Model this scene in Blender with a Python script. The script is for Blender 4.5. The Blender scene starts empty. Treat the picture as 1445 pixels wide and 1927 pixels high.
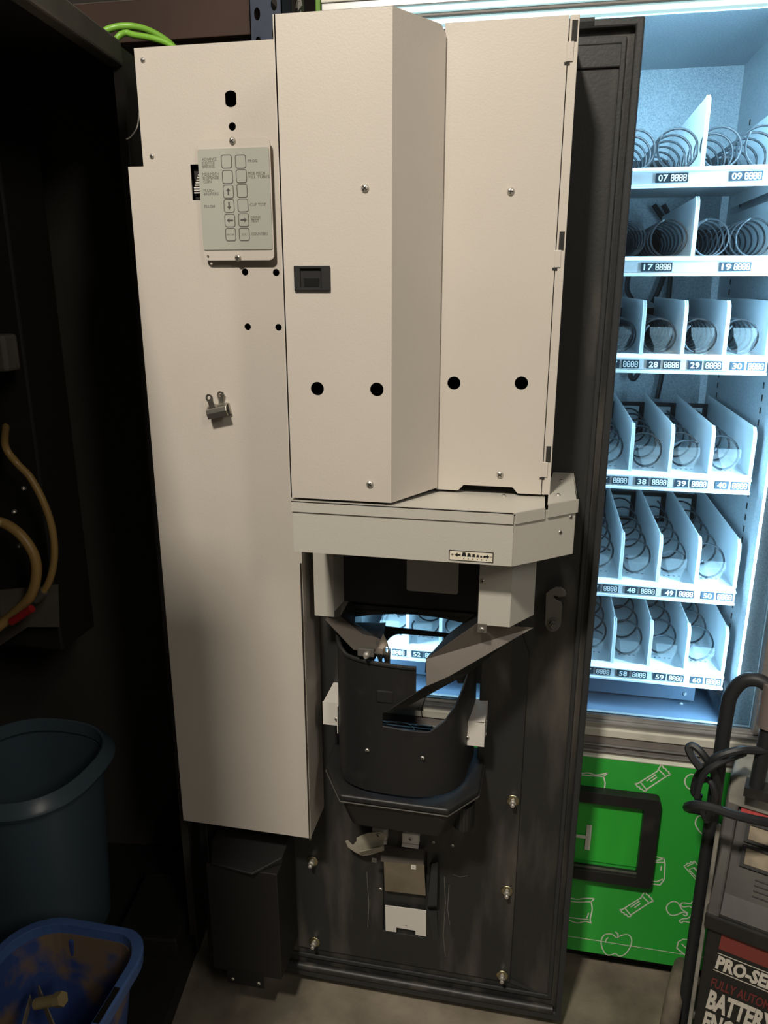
import bpy, bmesh, math, random
from mathutils import Vector, Matrix
from mathutils.geometry import tessellate_polygon
random.seed(7)
SC = bpy.context.scene
COL = SC.collection

# ------------------------------------------------------------------ camera
W, H, F = 1445, 1927, 1447.0
CAM = Vector((0.0, -1.29, 1.5))
YAW, PITCH = math.radians(11.5), math.radians(16.5)
FW = Vector((-math.sin(YAW)*math.cos(PITCH), math.cos(YAW)*math.cos(PITCH), -math.sin(PITCH)))
RT = Vector((math.cos(YAW), math.sin(YAW), 0))
UP = RT.cross(FW)
cd = bpy.data.cameras.new('camera'); cam = bpy.data.objects.new('camera', cd); COL.objects.link(cam)
cd.sensor_fit = 'VERTICAL'; cd.sensor_height = 24.0; cd.lens = F/H*24.0; cd.clip_start = 0.02
m = Matrix((RT, UP, -FW)).transposed().to_4x4(); m.translation = CAM; cam.matrix_world = m
SC.camera = cam

# ------------------------------------------------------------------ world, lamps, exposure
SC.view_settings.view_transform = 'Standard'; SC.view_settings.look = 'None'
SC.view_settings.gamma = 1.0; SC.view_settings.use_curve_mapping = False
SC.view_settings.exposure = 0.09
wd = bpy.data.worlds.new('world'); SC.world = wd; wd.use_nodes = True
bg = wd.node_tree.nodes['Background']; bg.inputs[0].default_value = (0.9, 0.86, 0.8, 1); bg.inputs[1].default_value = 0.08

LAMPS = [((-0.50, -1.95, 3.25), 0.22, 0.22, 74.0, 'ceiling lamp hung above and behind the open door'),
         ((1.7, -2.5, 3.25), 0.30, 1.2, 25.0, 'ceiling lamp hung to the right above the battery charger')]
def area_light(name, loc, target, sx, sy, energy, color):
    ld = bpy.data.lights.new(name, 'AREA'); ld.shape = 'RECTANGLE'; ld.size = sx; ld.size_y = sy
    ld.energy = energy; ld.color = color
    o = bpy.data.objects.new(name, ld); COL.objects.link(o); o.location = loc
    o.rotation_euler = (Vector(target)-Vector(loc)).to_track_quat('-Z', 'Y').to_euler()
    return o
for lc, sx, sy, e, _l in LAMPS:
    area_light('lamp_light', (lc[0], lc[1], lc[2]-0.04), (lc[0]*0.6-0.1, lc[1]*0.3, 1.0), sx, sy, e, (1.0, 0.91, 0.79))

# ------------------------------------------------------------------ helpers
def at(px, py, Y):
    """world point on the plane at depth Y measured from the photograph"""
    d = FW + RT*((px-W/2)/F) - UP*((py-H/2)/F)
    return CAM + d*((Y-CAM.y)/d.y)
def xz(px, py, Y):
    p = at(px, py, Y); return (p.x, p.z)
def wloc(o):
    v = Vector((0, 0, 0))
    while o: v += o.location; o = o.parent
    return v
def tag(o, label=None, cat=None, group=None, kind=None):
    if label: o['label'] = label
    if cat: o['category'] = cat
    if group: o['group'] = group
    if kind: o['kind'] = kind
    return o
def thing(name, loc, label, cat, group=None):
    o = bpy.data.objects.new(name, None); COL.objects.link(o); o.location = loc; o.empty_display_size = 0.05
    return tag(o, label, cat, group)

class MB:
    def __init__(s, xf=None): s.v = []; s.f = []; s.xf = xf
    def add(s, vs, fs):
        n = len(s.v); s.v += [Vector(p) for p in vs]; s.f += [tuple(i+n for i in f) for f in fs]; return s
    def box(s, x0, x1, y0, y1, z0, z1):
        return s.add([(x0,y0,z0),(x1,y0,z0),(x1,y1,z0),(x0,y1,z0),(x0,y0,z1),(x1,y0,z1),(x1,y1,z1),(x0,y1,z1)],
                     [(0,1,2,3),(4,5,6,7),(0,1,5,4),(1,2,6,5),(2,3,7,6),(3,0,4,7)])
    def hull(s, bottom, top):
        n = len(bottom)
        return s.add(list(bottom)+list(top), [tuple(range(n)), tuple(range(n, 2*n))]+[(i,(i+1)%n,(i+1)%n+n,i+n) for i in range(n)])
    def prism_z(s, poly, z0, z1): return s.hull([(x,y,z0) for x,y in poly], [(x,y,z1) for x,y in poly])
    def prism_y(s, poly, y0, y1): return s.hull([(x,y0,z) for x,z in poly], [(x,y1,z) for x,z in poly])
    def plate(s, outer, holes, y0, y1, fn=None):
        """plate in the XZ plane with through holes, between y0 and y1"""
        loops = [list(outer)]+[list(h) for h in holes]
        tris = tessellate_polygon([[Vector((p[0],p[1],0)) for p in l] for l in loops])
        pts = [p for l in loops for p in l]; n = len(pts)
        fn = fn or (lambda x, y, z: (x, y, z))
        vs = [fn(x,y0,z) for x,z in pts]+[fn(x,y1,z) for x,z in pts]
        fs = [tuple(t) for t in tris]+[tuple(i+n for i in t) for t in tris]
        k = 0
        for l in loops:
            c = len(l)
            fs += [(k+i, k+(i+1)%c, k+(i+1)%c+n, k+i+n) for i in range(c)]; k += c
        return s.add(vs, fs)
    def tube(s, pts, r, n=8, closed=False, taper=None):
        pts = [Vector(p) for p in pts]; N = len(pts); t0 = (pts[1]-pts[0]).normalized()
        up = Vector((0,0,1)) if abs(t0.z) < .9 else Vector((1,0,0)); nrm = t0.cross(up).normalized()
        vs = []; 
        for i, p in enumerate(pts):
            if closed: t = (pts[(i+1)%N]-pts[i-1]).normalized()
            else: t = (pts[min(i+1,N-1)]-pts[max(i-1,0)]).normalized()
            nrm = (nrm-t*nrm.dot(t)).normalized(); b = t.cross(nrm)
            rr = r if taper is None else r*taper(i/(N-1))
            for k in range(n):
                a = 2*math.pi*k/n; vs.append(p+nrm*(rr*math.cos(a))+b*(rr*math.sin(a)))
        fs = []
        for i in range(N if closed else N-1):
            for k in range(n):
                a, b2 = i*n+k, i*n+(k+1)%n; j = ((i+1)%N)*n
                fs.append((a, b2, j+(k+1)%n, j+k))
        if not closed: fs += [tuple(range(n)), tuple((N-1)*n+k for k in range(n))]
        return s.add(vs, fs)
    def lathe(s, prof, c, axis='z', n=24, sx=1, sy=1):
        """profile [(r,h)] round an axis through c; axis 'y' points towards -Y"""
        vs = []
        for r, h in prof:
            for k in range(n):
                a = 2*math.pi*k/n; u, w = r*math.cos(a)*sx, r*math.sin(a)*sy
                vs.append((c[0]+u, c[1]+w, c[2]+h) if axis == 'z' else ((c[0]+u, c[1]-h, c[2]+w) if axis == 'y' else (c[0]+h, c[1]+u, c[2]+w)))
        fs = []
        for i in range(len(prof)-1):
            for k in range(n): fs.append((i*n+k, i*n+(k+1)%n, (i+1)*n+(k+1)%n, (i+1)*n+k))
        if prof[0][0] > 1e-6: fs.append(tuple(range(n)))
        if prof[-1][0] > 1e-6: fs.append(tuple((len(prof)-1)*n+k for k in range(n)))
        return s.add(vs, fs)
    def ribbon(s, pts, w, fn, closed=False):
        """flat printed line of width w; pts 2-D, fn maps (x,z) to the surface"""
        P = [Vector((p[0],p[1])) for p in pts]; N = len(P); L = []; R_ = []
        for i in range(N):
            a = P[i-1] if (i > 0 or closed) else P[i]; b = P[(i+1)%N] if (i < N-1 or closed) else P[i]
            d = (b-a); d = d.normalized() if d.length > 1e-9 else Vector((1,0)); nn = Vector((-d.y, d.x))
            e = (P[i]-a); k = 1.0
            if 0 < i < N-1 or closed:
                e = e.normalized() if e.length > 1e-9 else d; k = 1/max(.5, abs(e.dot(d)))
            L.append(P[i]+nn*w/2*k); R_.append(P[i]-nn*w/2*k)
        vs = [fn(p.x,p.y) for p in L]+[fn(p.x,p.y) for p in R_]
        return s.add(vs, [(i,(i+1)%N,(i+1)%N+N,i+N) for i in range(N if closed else N-1)])
    def poly(s, pts, fn):
        tr = tessellate_polygon([[Vector((p[0],p[1],0)) for p in pts]])
        return s.add([fn(*p) for p in pts], [tuple(t) for t in tr])
    def mesh(s, name, mat, smooth=False):
        vs = [s.xf(p) for p in s.v] if s.xf else s.v
        lo = Vector([min(p[i] for p in vs) for i in range(3)]); hi = Vector([max(p[i] for p in vs) for i in range(3)])
        c = (lo+hi)/2
        me = bpy.data.meshes.new(name); me.from_pydata([p-c for p in vs], [], s.f)
        bm = bmesh.new(); bm.from_mesh(me)
        bmesh.ops.recalc_face_normals(bm, faces=bm.faces); bm.to_mesh(me); bm.free()
        me.materials.append(mat)
        if smooth: me.polygons.foreach_set('use_smooth', [True]*len(me.polygons)); 
        return me, c
    def build(s, name, mat, parent=None, smooth=False, bevel=0, solid=0, segs=2):
        me, c = s.mesh(name, mat, smooth)
        o = bpy.data.objects.new(name, me); COL.objects.link(o)
        if parent: o.parent = parent; o.location = c-wloc(parent)
        else: o.location = c
        if solid:
            q = o.modifiers.new('solid', 'SOLIDIFY'); q.thickness = solid; q.offset = 0
            if smooth:
                q = o.modifiers.new('split', 'EDGE_SPLIT'); q.split_angle = math.radians(40)
        if bevel:
            q = o.modifiers.new('bevel', 'BEVEL'); q.width = bevel; q.segments = segs; q.limit_method = 'ANGLE'; q.angle_limit = math.radians(35)
        if smooth == 'auto' or (smooth and not solid):
            try: me.set_sharp_from_angle(angle=math.radians(38))
            except Exception: pass
        return o
def instance(mesh, name, loc, parent=None, rot=None):
    o = bpy.data.objects.new(name, mesh); COL.objects.link(o)
    if parent: o.parent = parent; o.location = Vector(loc)-wloc(parent)
    else: o.location = loc
    if rot: o.rotation_euler = rot
    return o
def circ(cx, cz, r, n=20, rz=None): return [(cx+r*math.cos(2*math.pi*k/n), cz+(rz or r)*math.sin(2*math.pi*k/n)) for k in range(n)]
def rrect(x0, x1, z0, z1, r, n=4):
    p = []
    for cx, cz, a0 in ((x1-r,z1-r,0),(x0+r,z1-r,90),(x0+r,z0+r,180),(x1-r,z0+r,270)):
        for k in range(n+1):
            a = math.radians(a0+90*k/n); p.append((cx+r*math.cos(a), cz+r*math.sin(a)))
    return p
def spline(pts, n=8):
    P = [Vector(p) for p in pts]; out = []
    for i in range(len(P)-1):
        p0, p1, p2, p3 = P[max(i-1,0)], P[i], P[i+1], P[min(i+2,len(P)-1)]
        for k in range(n):
            t = k/n
            out.append(.5*((2*p1)+(p2-p0)*t+(2*p0-5*p1+4*p2-p3)*t*t+(3*p1-p0-3*p2+p3)*t**3))
    return out+[P[-1]]
_tc = {}
def glyphs(txt, bold=0.0):
    if (txt, bold) in _tc: return _tc[(txt, bold)]
    cu = bpy.data.curves.new('t', 'FONT'); cu.body = txt; cu.size = 1; cu.resolution_u = 2; cu.offset = bold
    o = bpy.data.objects.new('t', cu); COL.objects.link(o)
    bpy.context.view_layer.update()
    me = bpy.data.meshes.new_from_object(o.evaluated_get(bpy.context.evaluated_depsgraph_get()))
    vs = [(v.co.x, v.co.y) for v in me.vertices]; fs = [tuple(p.vertices) for p in me.polygons]
    bpy.data.objects.remove(o); bpy.data.curves.remove(cu); bpy.data.meshes.remove(me)
    x0 = min(v[0] for v in vs); cap = 0.69
    vs = [((x-x0)/cap, y/cap) for x, y in vs]
    _tc[(txt, bold)] = (vs, fs, max(v[0] for v in vs)); return _tc[(txt, bold)]
def text(mb, txt, x, z, h, fn, width=None, align='l', bold=0.0, shear=0.0):
    vs, fs, w = glyphs(txt, bold); kx = h if width is None else width/w
    dx = {'l':0, 'c':-w*kx/2, 'r':-w*kx}[align]
    return mb.add([fn(x+dx+vx*kx+vy*h*shear, z+vy*h) for vx, vy in vs], fs)

# ------------------------------------------------------------------ materials
def mat(name, col, rough=.5, metal=0, bump=None, col2=None, scale=8, detail=4, stretch=(1,1,1), ramp=(.35,.7), emit=None, spec=.5, alpha=None, trans=0, coat=0):
    mt = bpy.data.materials.new(name); mt.use_nodes = True; nt = mt.node_tree; b = nt.nodes['Principled BSDF']
    b.inputs['Base Color'].default_value = (*col, 1); b.inputs['Roughness'].default_value = rough; b.inputs['Metallic'].default_value = metal
    b.inputs['Specular IOR Level'].default_value = spec; b.inputs['Coat Weight'].default_value = coat
    if trans: b.inputs['Transmission Weight'].default_value = trans
    if alpha is not None: b.inputs['Alpha'].default_value = alpha
    if emit: b.inputs['Emission Color'].default_value = (*emit[0], 1); b.inputs['Emission Strength'].default_value = emit[1]
    if col2 or bump:
        tc = nt.nodes.new('ShaderNodeTexCoord'); mp = nt.nodes.new('ShaderNodeMapping'); mp.inputs['Scale'].default_value = stretch
        nt.links.new(tc.outputs['Object'], mp.inputs['Vector'])
    if col2:
        nz = nt.nodes.new('ShaderNodeTexNoise'); nz.inputs['Scale'].default_value = scale; nz.inputs['Detail'].default_value = detail
        cr = nt.nodes.new('ShaderNodeValToRGB'); cr.color_ramp.elements[0].position = ramp[0]; cr.color_ramp.elements[1].position = ramp[1]
        cr.color_ramp.elements[0].color = (*col, 1); cr.color_ramp.elements[1].color = (*col2, 1)
        nt.links.new(mp.outputs[0], nz.inputs['Vector']); nt.links.new(nz.outputs[0], cr.inputs[0]); nt.links.new(cr.outputs[0], b.inputs['Base Color'])
    if bump:
        nb = nt.nodes.new('ShaderNodeTexNoise'); nb.inputs['Scale'].default_value = bump[0]; nb.inputs['Detail'].default_value = 2
        bn = nt.nodes.new('ShaderNodeBump'); bn.inputs['Strength'].default_value = bump[1]; bn.inputs['Distance'].default_value = bump[2] if len(bump) > 2 else .001
        nt.links.new(tc.outputs['Object'], nb.inputs['Vector']); nt.links.new(nb.outputs[0], bn.inputs['Height']); nt.links.new(bn.outputs[0], b.inputs['Normal'])
    return mt
M = dict(
 paint=mat('beige_grey_powder_paint', (.595,.548,.483), .42, 0, (420,.3,.0005), (.56,.516,.455), 5, 4),
 paint2=mat('grey_box_paint', (.52,.50,.44), .45, 0, (420,.3,.0006)),
 white=mat('white_paint', (.74,.71,.65), .45),
 black=mat('black_door_plastic', (.030,.032,.033), .42, 0, (260,.25,.0008)),
 dirty=mat('dirty_black_door', (.024,.025,.025), .45, 0, (200,.25,.0008), (.085,.077,.064), 11, 9, (1.5,1,.30), (.50,.74)),
 shell=mat('black_moulded_plastic', (.016,.016,.016), .5, 0, (500,.2,.0005), (.045,.043,.041), 14, 8, (1,1,.8), (.58,.85)),
 blackmetal=mat('black_sheet_metal', (.010,.010,.010), .55),
 darkin=mat('black_interior', (.013,.012,.011), .6),
 brown=mat('dull_brown_metal', (.17,.15,.13), .4, .35),
 chrome=mat('zinc_screw', (.66,.63,.57), .38, .75),
 brass=mat('yellow_zinc_washer', (.55,.49,.30), .35, 1, None, (.35,.32,.24), 60, 3),
 steel=mat('bare_sheet_steel', (.66,.62,.55), .3, 1, None, (.5,.47,.4), 20, 3),
 hook=mat('dull_grey_hook', (.17,.165,.15), .45, .5),
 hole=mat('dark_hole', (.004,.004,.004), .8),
 gap=mat('dark_gap', (.02,.018,.016), .8),
 membrane=mat('keypad_membrane', (.40,.41,.355), .5),
 ink=mat('dark_grey_ink', (.075,.07,.06), .6),
 inkblack=mat('black_ink', (.012,.012,.012), .6),
 cream=mat('cream_label', (.78,.72,.58), .5),
 pcb=mat('green_circuit_board', (.10,.22,.17), .5),
 brasslit=mat('bright_brass', (.72,.56,.26), .3, .45),
 zinc=mat('dusty_zinc_plate', (.50,.47,.38), .5, .25, None, (.36,.33,.26), 30, 6),
 glow_rail=mat('header_rail_painted_glow', (.8,.85,.85), .5, emit=((.50,.82,.84), .75)),  # aqua glow put into the colour of plain frame rails
 scuff=mat('pale_scuff', (.15,.14,.12), .8),
 wallin=mat('lit_inner_wall', (.055,.050,.043), .55),  # lighter copy of the black interior; light on the far wall as colour
 clipm=mat('nickel_clip', (.50,.475,.42), .28, .9),
 # snack machine
 galv=mat('stucco_galvanised_liner', (.46,.50,.53), .38, .35, (520,.55,.0015), (.30,.35,.38), 260, 2),
 trayw=mat('pale_grey_tray', (.68,.72,.74), .45),
 divider=mat('translucent_white_divider', (.66,.72,.76), .35),
 coil=mat('dark_coil_wire', (.035,.042,.05), .32, .15),
 tile=mat('dark_grey_price_tile', (.035,.05,.065), .8, spec=.1),
 digit=mat('white_digit', (.9,.92,.92), .8, spec=.1),
 alu=mat('brushed_aluminium', (.50,.50,.49), .35, .7, None, (.42,.42,.41), 30, 3, (.05,1,6)),
 creamrail=mat('cream_rail', (.70,.68,.58), .5),
 brownrail=mat('grey_brown_rail', (.22,.20,.185), .5),
 drop=mat('blue_grey_drop_panel', (.075,.105,.15), .5),
 green=mat('green_vinyl', (.038,.50,.060), .42),
 greenflap=mat('bright_green_flap', (.035,.54,.050), .38),
 iconw=mat('off_white_print', (.84,.88,.74), .5),
 led=mat('white_led', (1,1,1), .5, emit=((.72,.90,1.0), 6.0)),
 cord=mat('black_cord', (.02,.022,.024), .5),
 clear=mat('clear_plastic', (.85,.92,.95), .15, trans=.0, alpha=.07),
 # others
 concrete=mat('dusty_concrete', (.135,.115,.085), .75, 0, (60,.4,.003), (.33,.285,.21), 7, 12, (1,1,1), (.36,.72)),
 wall=mat('dark_warehouse_wall', (.06,.052,.045), .8),
 rackblue=mat('blue_rack_paint', (.045,.065,.115), .5, 0, None, (.07,.09,.13), 12, 5),
 rackbrown=mat('brown_board', (.085,.042,.028), .6, 0, None, (.055,.032,.024), 3, 5),
 lime=mat('lime_green_cable', (.20,.46,.045), .4),
 barmetal=mat('grey_top_bar', (.16,.145,.12), .5, .2, None, (.11,.10,.085), 14, 5),
 hose=mat('yellowed_hose', (.33,.21,.07), .4),
 red=mat('red_plastic', (.35,.02,.02), .4),
 bin=mat('dark_teal_plastic', (.085,.125,.155), .33),
 crate=mat('blue_plastic_crate', (.10,.20,.50), .36, 0, None, (.075,.15,.38), 12, 5),
 cratein=mat('muddy_blue_plastic', (.05,.10,.32), .5, 0, None, (.27,.19,.12), 8, 9, (1,1,1), (.50,.58)),
 strip=mat('pale_plastic_strip', (.42,.36,.24), .5),
 chblack=mat('charger_black', (.017,.017,.016), .5, 0, None, (.05,.048,.042), 18, 8, (1,1,1), (.55,.85)),
 chgrey=mat('dusty_grey_plastic', (.055,.052,.046), .55, 0, None, (.12,.115,.10), 9, 8, (1,1,1), (.4,.8)),
 chtop=mat('dust_covered_top', (.12,.115,.10), .7, 0, None, (.32,.31,.26), 10, 8, (1,1,1), (.35,.6)),
 chred=mat('faded_red_band', (.24,.045,.033), .6, 0, None, (.19,.04,.03), 9, 5),
 chredtext=mat('dull_red_letters', (.16,.03,.028), .6),
 chwhite=mat('cream_white_letters', (.66,.62,.53), .6),
 meter=mat('dusty_meter_window', (.33,.28,.19), .5, 0, None, (.22,.18,.12), 40, 5),
 redstrip=mat('red_plastic_strip', (.42,.035,.03), .35),
 rubber=mat('dusty_tyre_rubber', (.10,.085,.065), .8, 0, (80,.5,.003), (.20,.165,.12), 25, 6),
 sleeve=mat('grey_brown_sleeve', (.19,.155,.135), .6),
)
def glass_mat():
    mt = bpy.data.materials.new('window_glass'); mt.use_nodes = True; nt = mt.node_tree; nt.nodes.clear()
    o = nt.nodes.new('ShaderNodeOutputMaterial'); mx = nt.nodes.new('ShaderNodeMixShader'); t = nt.nodes.new('ShaderNodeBsdfTransparent'); g = nt.nodes.new('ShaderNodeBsdfGlossy')
    fr = nt.nodes.new('ShaderNodeFresnel'); fr.inputs[0].default_value = 1.45; g.inputs['Roughness'].default_value = .02; t.inputs[0].default_value = (.95,.98,.98,1)
    nt.links.new(fr.outputs[0], mx.inputs[0]); nt.links.new(t.outputs[0], mx.inputs[1]); nt.links.new(g.outputs[0], mx.inputs[2]); nt.links.new(mx.outputs[0], o.inputs[0])
    return mt
M['glass'] = glass_mat()

# ------------------------------------------------------------------ setting
tag(MB().box(-4, 4, -4.5, 1.7, -.05, 0).build('floor', M['concrete']), kind='structure')
tag(MB().box(-4, 4, 1.6, 1.7, 0, 4.6).build('wall_back', M['wall']), kind='structure')
tag(MB().box(-4, -3.9, -4.5, 1.6, 0, 4.6).build('wall_left', M['wall']), kind='structure')

# screws shared by many parts
def screw_mesh(r=.0054, h=.0036):
    mb = MB(); mb.lathe([(r,0),(r,.0008),(r*.86,h*.62),(r*.45,h*.95),(0,h)], (0,0,0), 'y', 16)
    me, c = mb.mesh('screw', M['chrome'], True); me.transform(Matrix.Translation(c))
    mb2 = MB(); t = r*.14
    mb2.box(-r*.6, r*.6, -h*1.06, -h*.7, -t, t).box(-t, t, -h*1.06, -h*.7, -r*.6, r*.6)
    me2, c2 = mb2.mesh('screw_slot', M['gap']); me2.transform(Matrix.Translation(c2))
    bm = bmesh.new(); bm.from_mesh(me); k = len(bm.faces); bm.from_mesh(me2); bm.faces.ensure_lookup_table()
    for f in bm.faces[k:]: f.material_index = 1
    bm.to_mesh(me); bm.free(); me.materials.append(M['gap']); return me
SCREW = screw_mesh(); SCREW_S = screw_mesh(.0038, .0028)
def screw(px, py, Y, parent, small=False, rot=None):
    return instance(SCREW_S if small else SCREW, 'screw', at(px, py, Y), parent, rot or (0, random.uniform(0, 1.5), 0))

# ================================================================== OPEN DOOR OF THE DRINKS MACHINE
door = thing('vending_machine_door', (-.30, 0, .04), 'open black door of a hot drinks machine, inner side with beige metal covers', 'door')
DX0, DX1, DZ0, DZ1 = -.665, .114, .032, 1.861
# slab with the cup opening and the lower opening
arch = [xz(*p, 0) for p in ((890,1180),(870,1172),(830,1163),(780,1156.5),(740,1155.5),(700,1157),(668,1161))]
cup_hole = [(-.318,.615),(-.080,.615),(-.080,.895)]+arch
low_hole = [(-.263,.186),(-.174,.186),(-.174,.402),(-.263,.402)]
slab = MB().plate([(DX0,DZ0),(DX1,DZ0),(DX1,DZ1),(DX0,DZ1)], [cup_hole], 0, .055).build('door_slab', M['dirty'], door)
rm = MB().plate([(DX0,DZ0),(DX1,DZ0),(DX1,DZ1),(DX0,DZ1)], [[(DX0+.02,DZ0+.02),(DX1-.012,DZ0+.02),(DX1-.012,DZ1-.012),(DX0+.02,DZ1-.012)]], -.012, 0)
rm.build('door_rim', M['black'], slab, bevel=.003)
MB().plate([(DX0+.03,DZ0+.045),(DX1-.022,DZ0+.045),(DX1-.022,DZ1-.022),(DX0+.03,DZ1-.022)],
           [[(DX0+.04,DZ0+.055),(DX1-.030,DZ0+.055),(DX1-.030,DZ1-.032),(DX0+.04,DZ1-.032)]], -.005, 0).build('gasket_ridge', M['black'], slab, bevel=.002)
MB().tube([(DX0+.01,-.010,.059),(DX1-.018,-.010,.059)], .0085, 10).build('bottom_lip', M['dirty'], slab, smooth=True)
# raised centre field of the slab
MB().plate([(-.66,.105),(.006,.105),(.006,.86),(-.02,.93),(-.66,.93)], [[(x,z) for x,z in cup_hole[:3]]+[(-.080,.92),(-.318,.92)], low_hole], -.006, 0).build('raised_field', M['dirty'], slab, bevel=.002)
MB().hull([(.006,-.006,.105),(.006,0,.105),(.085,0,.075)], [(.006,-.006,.11),(.006,0,.11),(.085,0,.08)]).build('corner_rib', M['black'], slab)
MB().box(.02, .088, -.004, 0, 1.80, 1.835).build('top_stiffener', M['black'], slab, bevel=.002)

for pts in (((836,1650),(838,1700),(834,1760),(838,1800)), ((845,1665),(842,1710),(846,1740)), ((690,1640),(694,1700),(692,1745)), ((880,1648),(866,1650),(852,1646))):
    r = MB(); r.ribbon([xz(*q, -.0066) for q in pts], .0012, lambda x, z: (x, -.0066, z)); r.build('scuff_mark', M['scuff'], slab)
# washers with bolts
wm = MB(); wm.lathe([(.0125,0),(.0125,.0015),(.011,.0025),(.004,.004)], (0,0,0), 'y', 24)
WASH, c = wm.mesh('bolt_washer', M['brass'], True); WASH.transform(Matrix.Translation(c))
bm_ = MB(); bm_.lathe([(.0042,0),(.0042,.018),(.003,.019)], (0,0,0), 'y', 10); bm_.lathe([(.0062,0),(.0062,.006)], (0,-.004,0), 'y', 6)
BOLT, c = bm_.mesh('bolt', M['chrome']); BOLT.transform(Matrix.Translation(c))
for p in ((965,1506),(954,1676),(945,1835),(588,1620),(592,1772)):
    w = instance(WASH, 'bolt_washer', at(*p, -.006), door); instance(BOLT, 'bolt', at(*p, -.009), w)

# ---- left panel (box) with keypad
PY = -.10
def pp(px, py): return xz(px, py, PY)
lp_outer = [(-.621,1.836),(-.386,1.836),(-.386,.475),(-.650,.475),(-.647,1.6745),(-.621,1.6745)]
h1 = pp(434,186); hr = .0098
ddh = [(h1[0]+max(-.0088,min(.0088,.0112*math.cos(2*math.pi*k/28))), h1[1]+.0112*math.sin(2*math.pi*k/28)) for k in range(28)]
holes = [ddh, circ(*pp(437,238), .0058)]+[circ(*pp(*q), .0054) for q in ((461,512),(519.5,513),(466,615),(524,616))]+[[(-.5435,1.624),(-.500,1.624),(-.500,1.675),(-.5435,1.675)]]
lpanel = MB().plate(lp_outer, holes, PY, PY+.0018).build('side_panel', M['paint'], door)
sb = MB().box(-.3875, -.386, PY+.004, -.0, .477, 1.834)
sb.build('panel_side', M['paint'], lpanel)
MB().box(-.390, -.3865, PY-.0003, PY+.006, .470, 1.04).build('edge_strip', M['steel'], lpanel)
MB().box(-.648, -.388, PY+.002, 0, .475, .4768).build('panel_bottom', M['paint'], lpanel)
MB().box(-.648, -.6465, PY+.002, 0, .475, 1.674).box(-.62, -.388, PY+.002, 0, 1.834, 1.836).build('panel_return', M['paint'], lpanel)
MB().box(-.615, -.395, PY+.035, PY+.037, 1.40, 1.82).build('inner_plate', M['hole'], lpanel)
for q in ((269,113),(286,294)): screw(*q, PY, lpanel, small=True)
rb = MB().box(-.5425, -.505, PY+.010, PY+.012, 1.626, 1.672)
pc = rb.build('circuit_board', M['gap'], lpanel)
mb = MB()
for k in range(8): mb.box(-.5420+.0016*max(0,k-2), -.522, PY+.0045, PY+.0095, 1.6345+k*.0036, 1.6362+k*.0036)
mb.build('wire_comb', M['white'], lpanel)
# keypad
KY = -.112
kq = [xz(*p, KY) for p in ((372,262),(507,257),(516.5,489),(384,491))]
kx0, kx1, kz0, kz1 = (kq[0][0]+kq[3][0])/2, (kq[1][0]+kq[2][0])/2, (kq[2][1]+kq[3][1])/2, (kq[0][1]+kq[1][1])/2
ks = at(391,483,KY)
keypad = MB().plate(rrect(kx0,kx1,kz0,kz1,.008), [circ(ks.x,ks.z,.0022,10)], KY, KY+.0016).build('keypad_plate', M['paint'], door, bevel=.0006)
MB().box(kx0+.02,kx1-.02,KY+.0016,PY,kz0+.02,kz1-.02).build('keypad_spacer', M['gap'], keypad)
mq = [xz(*p, KY) for p in ((372,282),(506,276),(513,469),(383.5,471))]
mx0, mx1, mz0, mz1 = (mq[0][0]+mq[3][0])/2, (mq[1][0]+mq[2][0])/2, (mq[2][1]+mq[3][1])/2, (mq[0][1]+mq[1][1])/2
MB().plate(rrect(mx0,mx1,mz0,mz1,.003), [], KY-.0012, KY-.0001).build('membrane', M['membrane'], keypad)
fk = lambda x, z: (x, KY-.0016, z)
c1 = [(426,304),(428,333),(429.5,360.5),(431,387.5),(432.5,415),(434,441.5)]
c2 = [(452.5,304),(454,331.5),(455.5,359),(457,386.5),(458.5,414),(459.5,441)]
for i, q in enumerate(c1+c2):
    x, z = xz(*q, KY-.0016); a, b = .0080, .0090
    kk = MB().plate(rrect(x-a,x+a,z-b,z+b,.003,3), [], KY-.0014, KY-.0012).build('key', M['membrane'], keypad)
    r = MB(); r.ribbon(rrect(x-a,x+a,z-b,z+b,.003,3), .0011, lambda x, z: (x, KY-.0015, z), True); r.build('key_outline', M['ink'], keypad)
    A = .0045; base = [(-.0012,-.0052),(.0012,-.0052),(.0012,.0008),(.0035,.0008),(0,.0052),(-.0035,.0008),(-.0012,.0008)]
    rot = {2:0, 3:180, 4:90, 10:-90}.get(i)
    if rot is not None:
        cr, sr = math.cos(math.radians(rot)), math.sin(math.radians(rot))
        MB().poly([(x+u*cr-v*sr, z+u*sr+v*cr) for u, v in base], lambda x, z: (x, KY-.0015, z)).build('arrow_mark', M['ink'], keypad)
    if i in (5, 11):
        t = MB(); text(t, ('ENTER' if i == 5 else 'ESC'), x, z-.0012, .0026, lambda x, z: (x, KY-.0015, z), .0125 if i == 5 else .008, 'c'); t.build('key_lettering', M['ink'], keypad)
ft = lambda x, z: (x, KY-.00135, z)
def kl(lines, px, py0, dy, w):
    t = MB()
    for k, s in enumerate(lines):
        x, z = xz(px+k*.6, py0+k*dy, KY); text(t, s, x, z, .0040, ft, len(s)*w*.96)
    t.build('key_caption', M['ink'], keypad)
kl(['ADVANCE','COFFEE','BREWER'], 381, 303, 7.0, .0034); kl(['MDB MECH','DISPENSE','COIN'], 382, 331, 7.0, .0034)
kl(['FLUSH','BREWERS'], 384, 361.5, 6.5, .0035); kl(['FLUSH'], 386, 391.5, 7, .0034)
kl(['PROG'], 467, 306, 7, .0038); kl(['MDB MECH','FILL TUBES'], 468, 329.5, 6.5, .0034); kl(['CUP TEST'], 471, 388, 7, .0033)
kl(['DRINK','TEST'], 472.5, 412, 6.5, .0033); kl(['COUNTERS'], 474, 443, 7, .0034)
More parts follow.
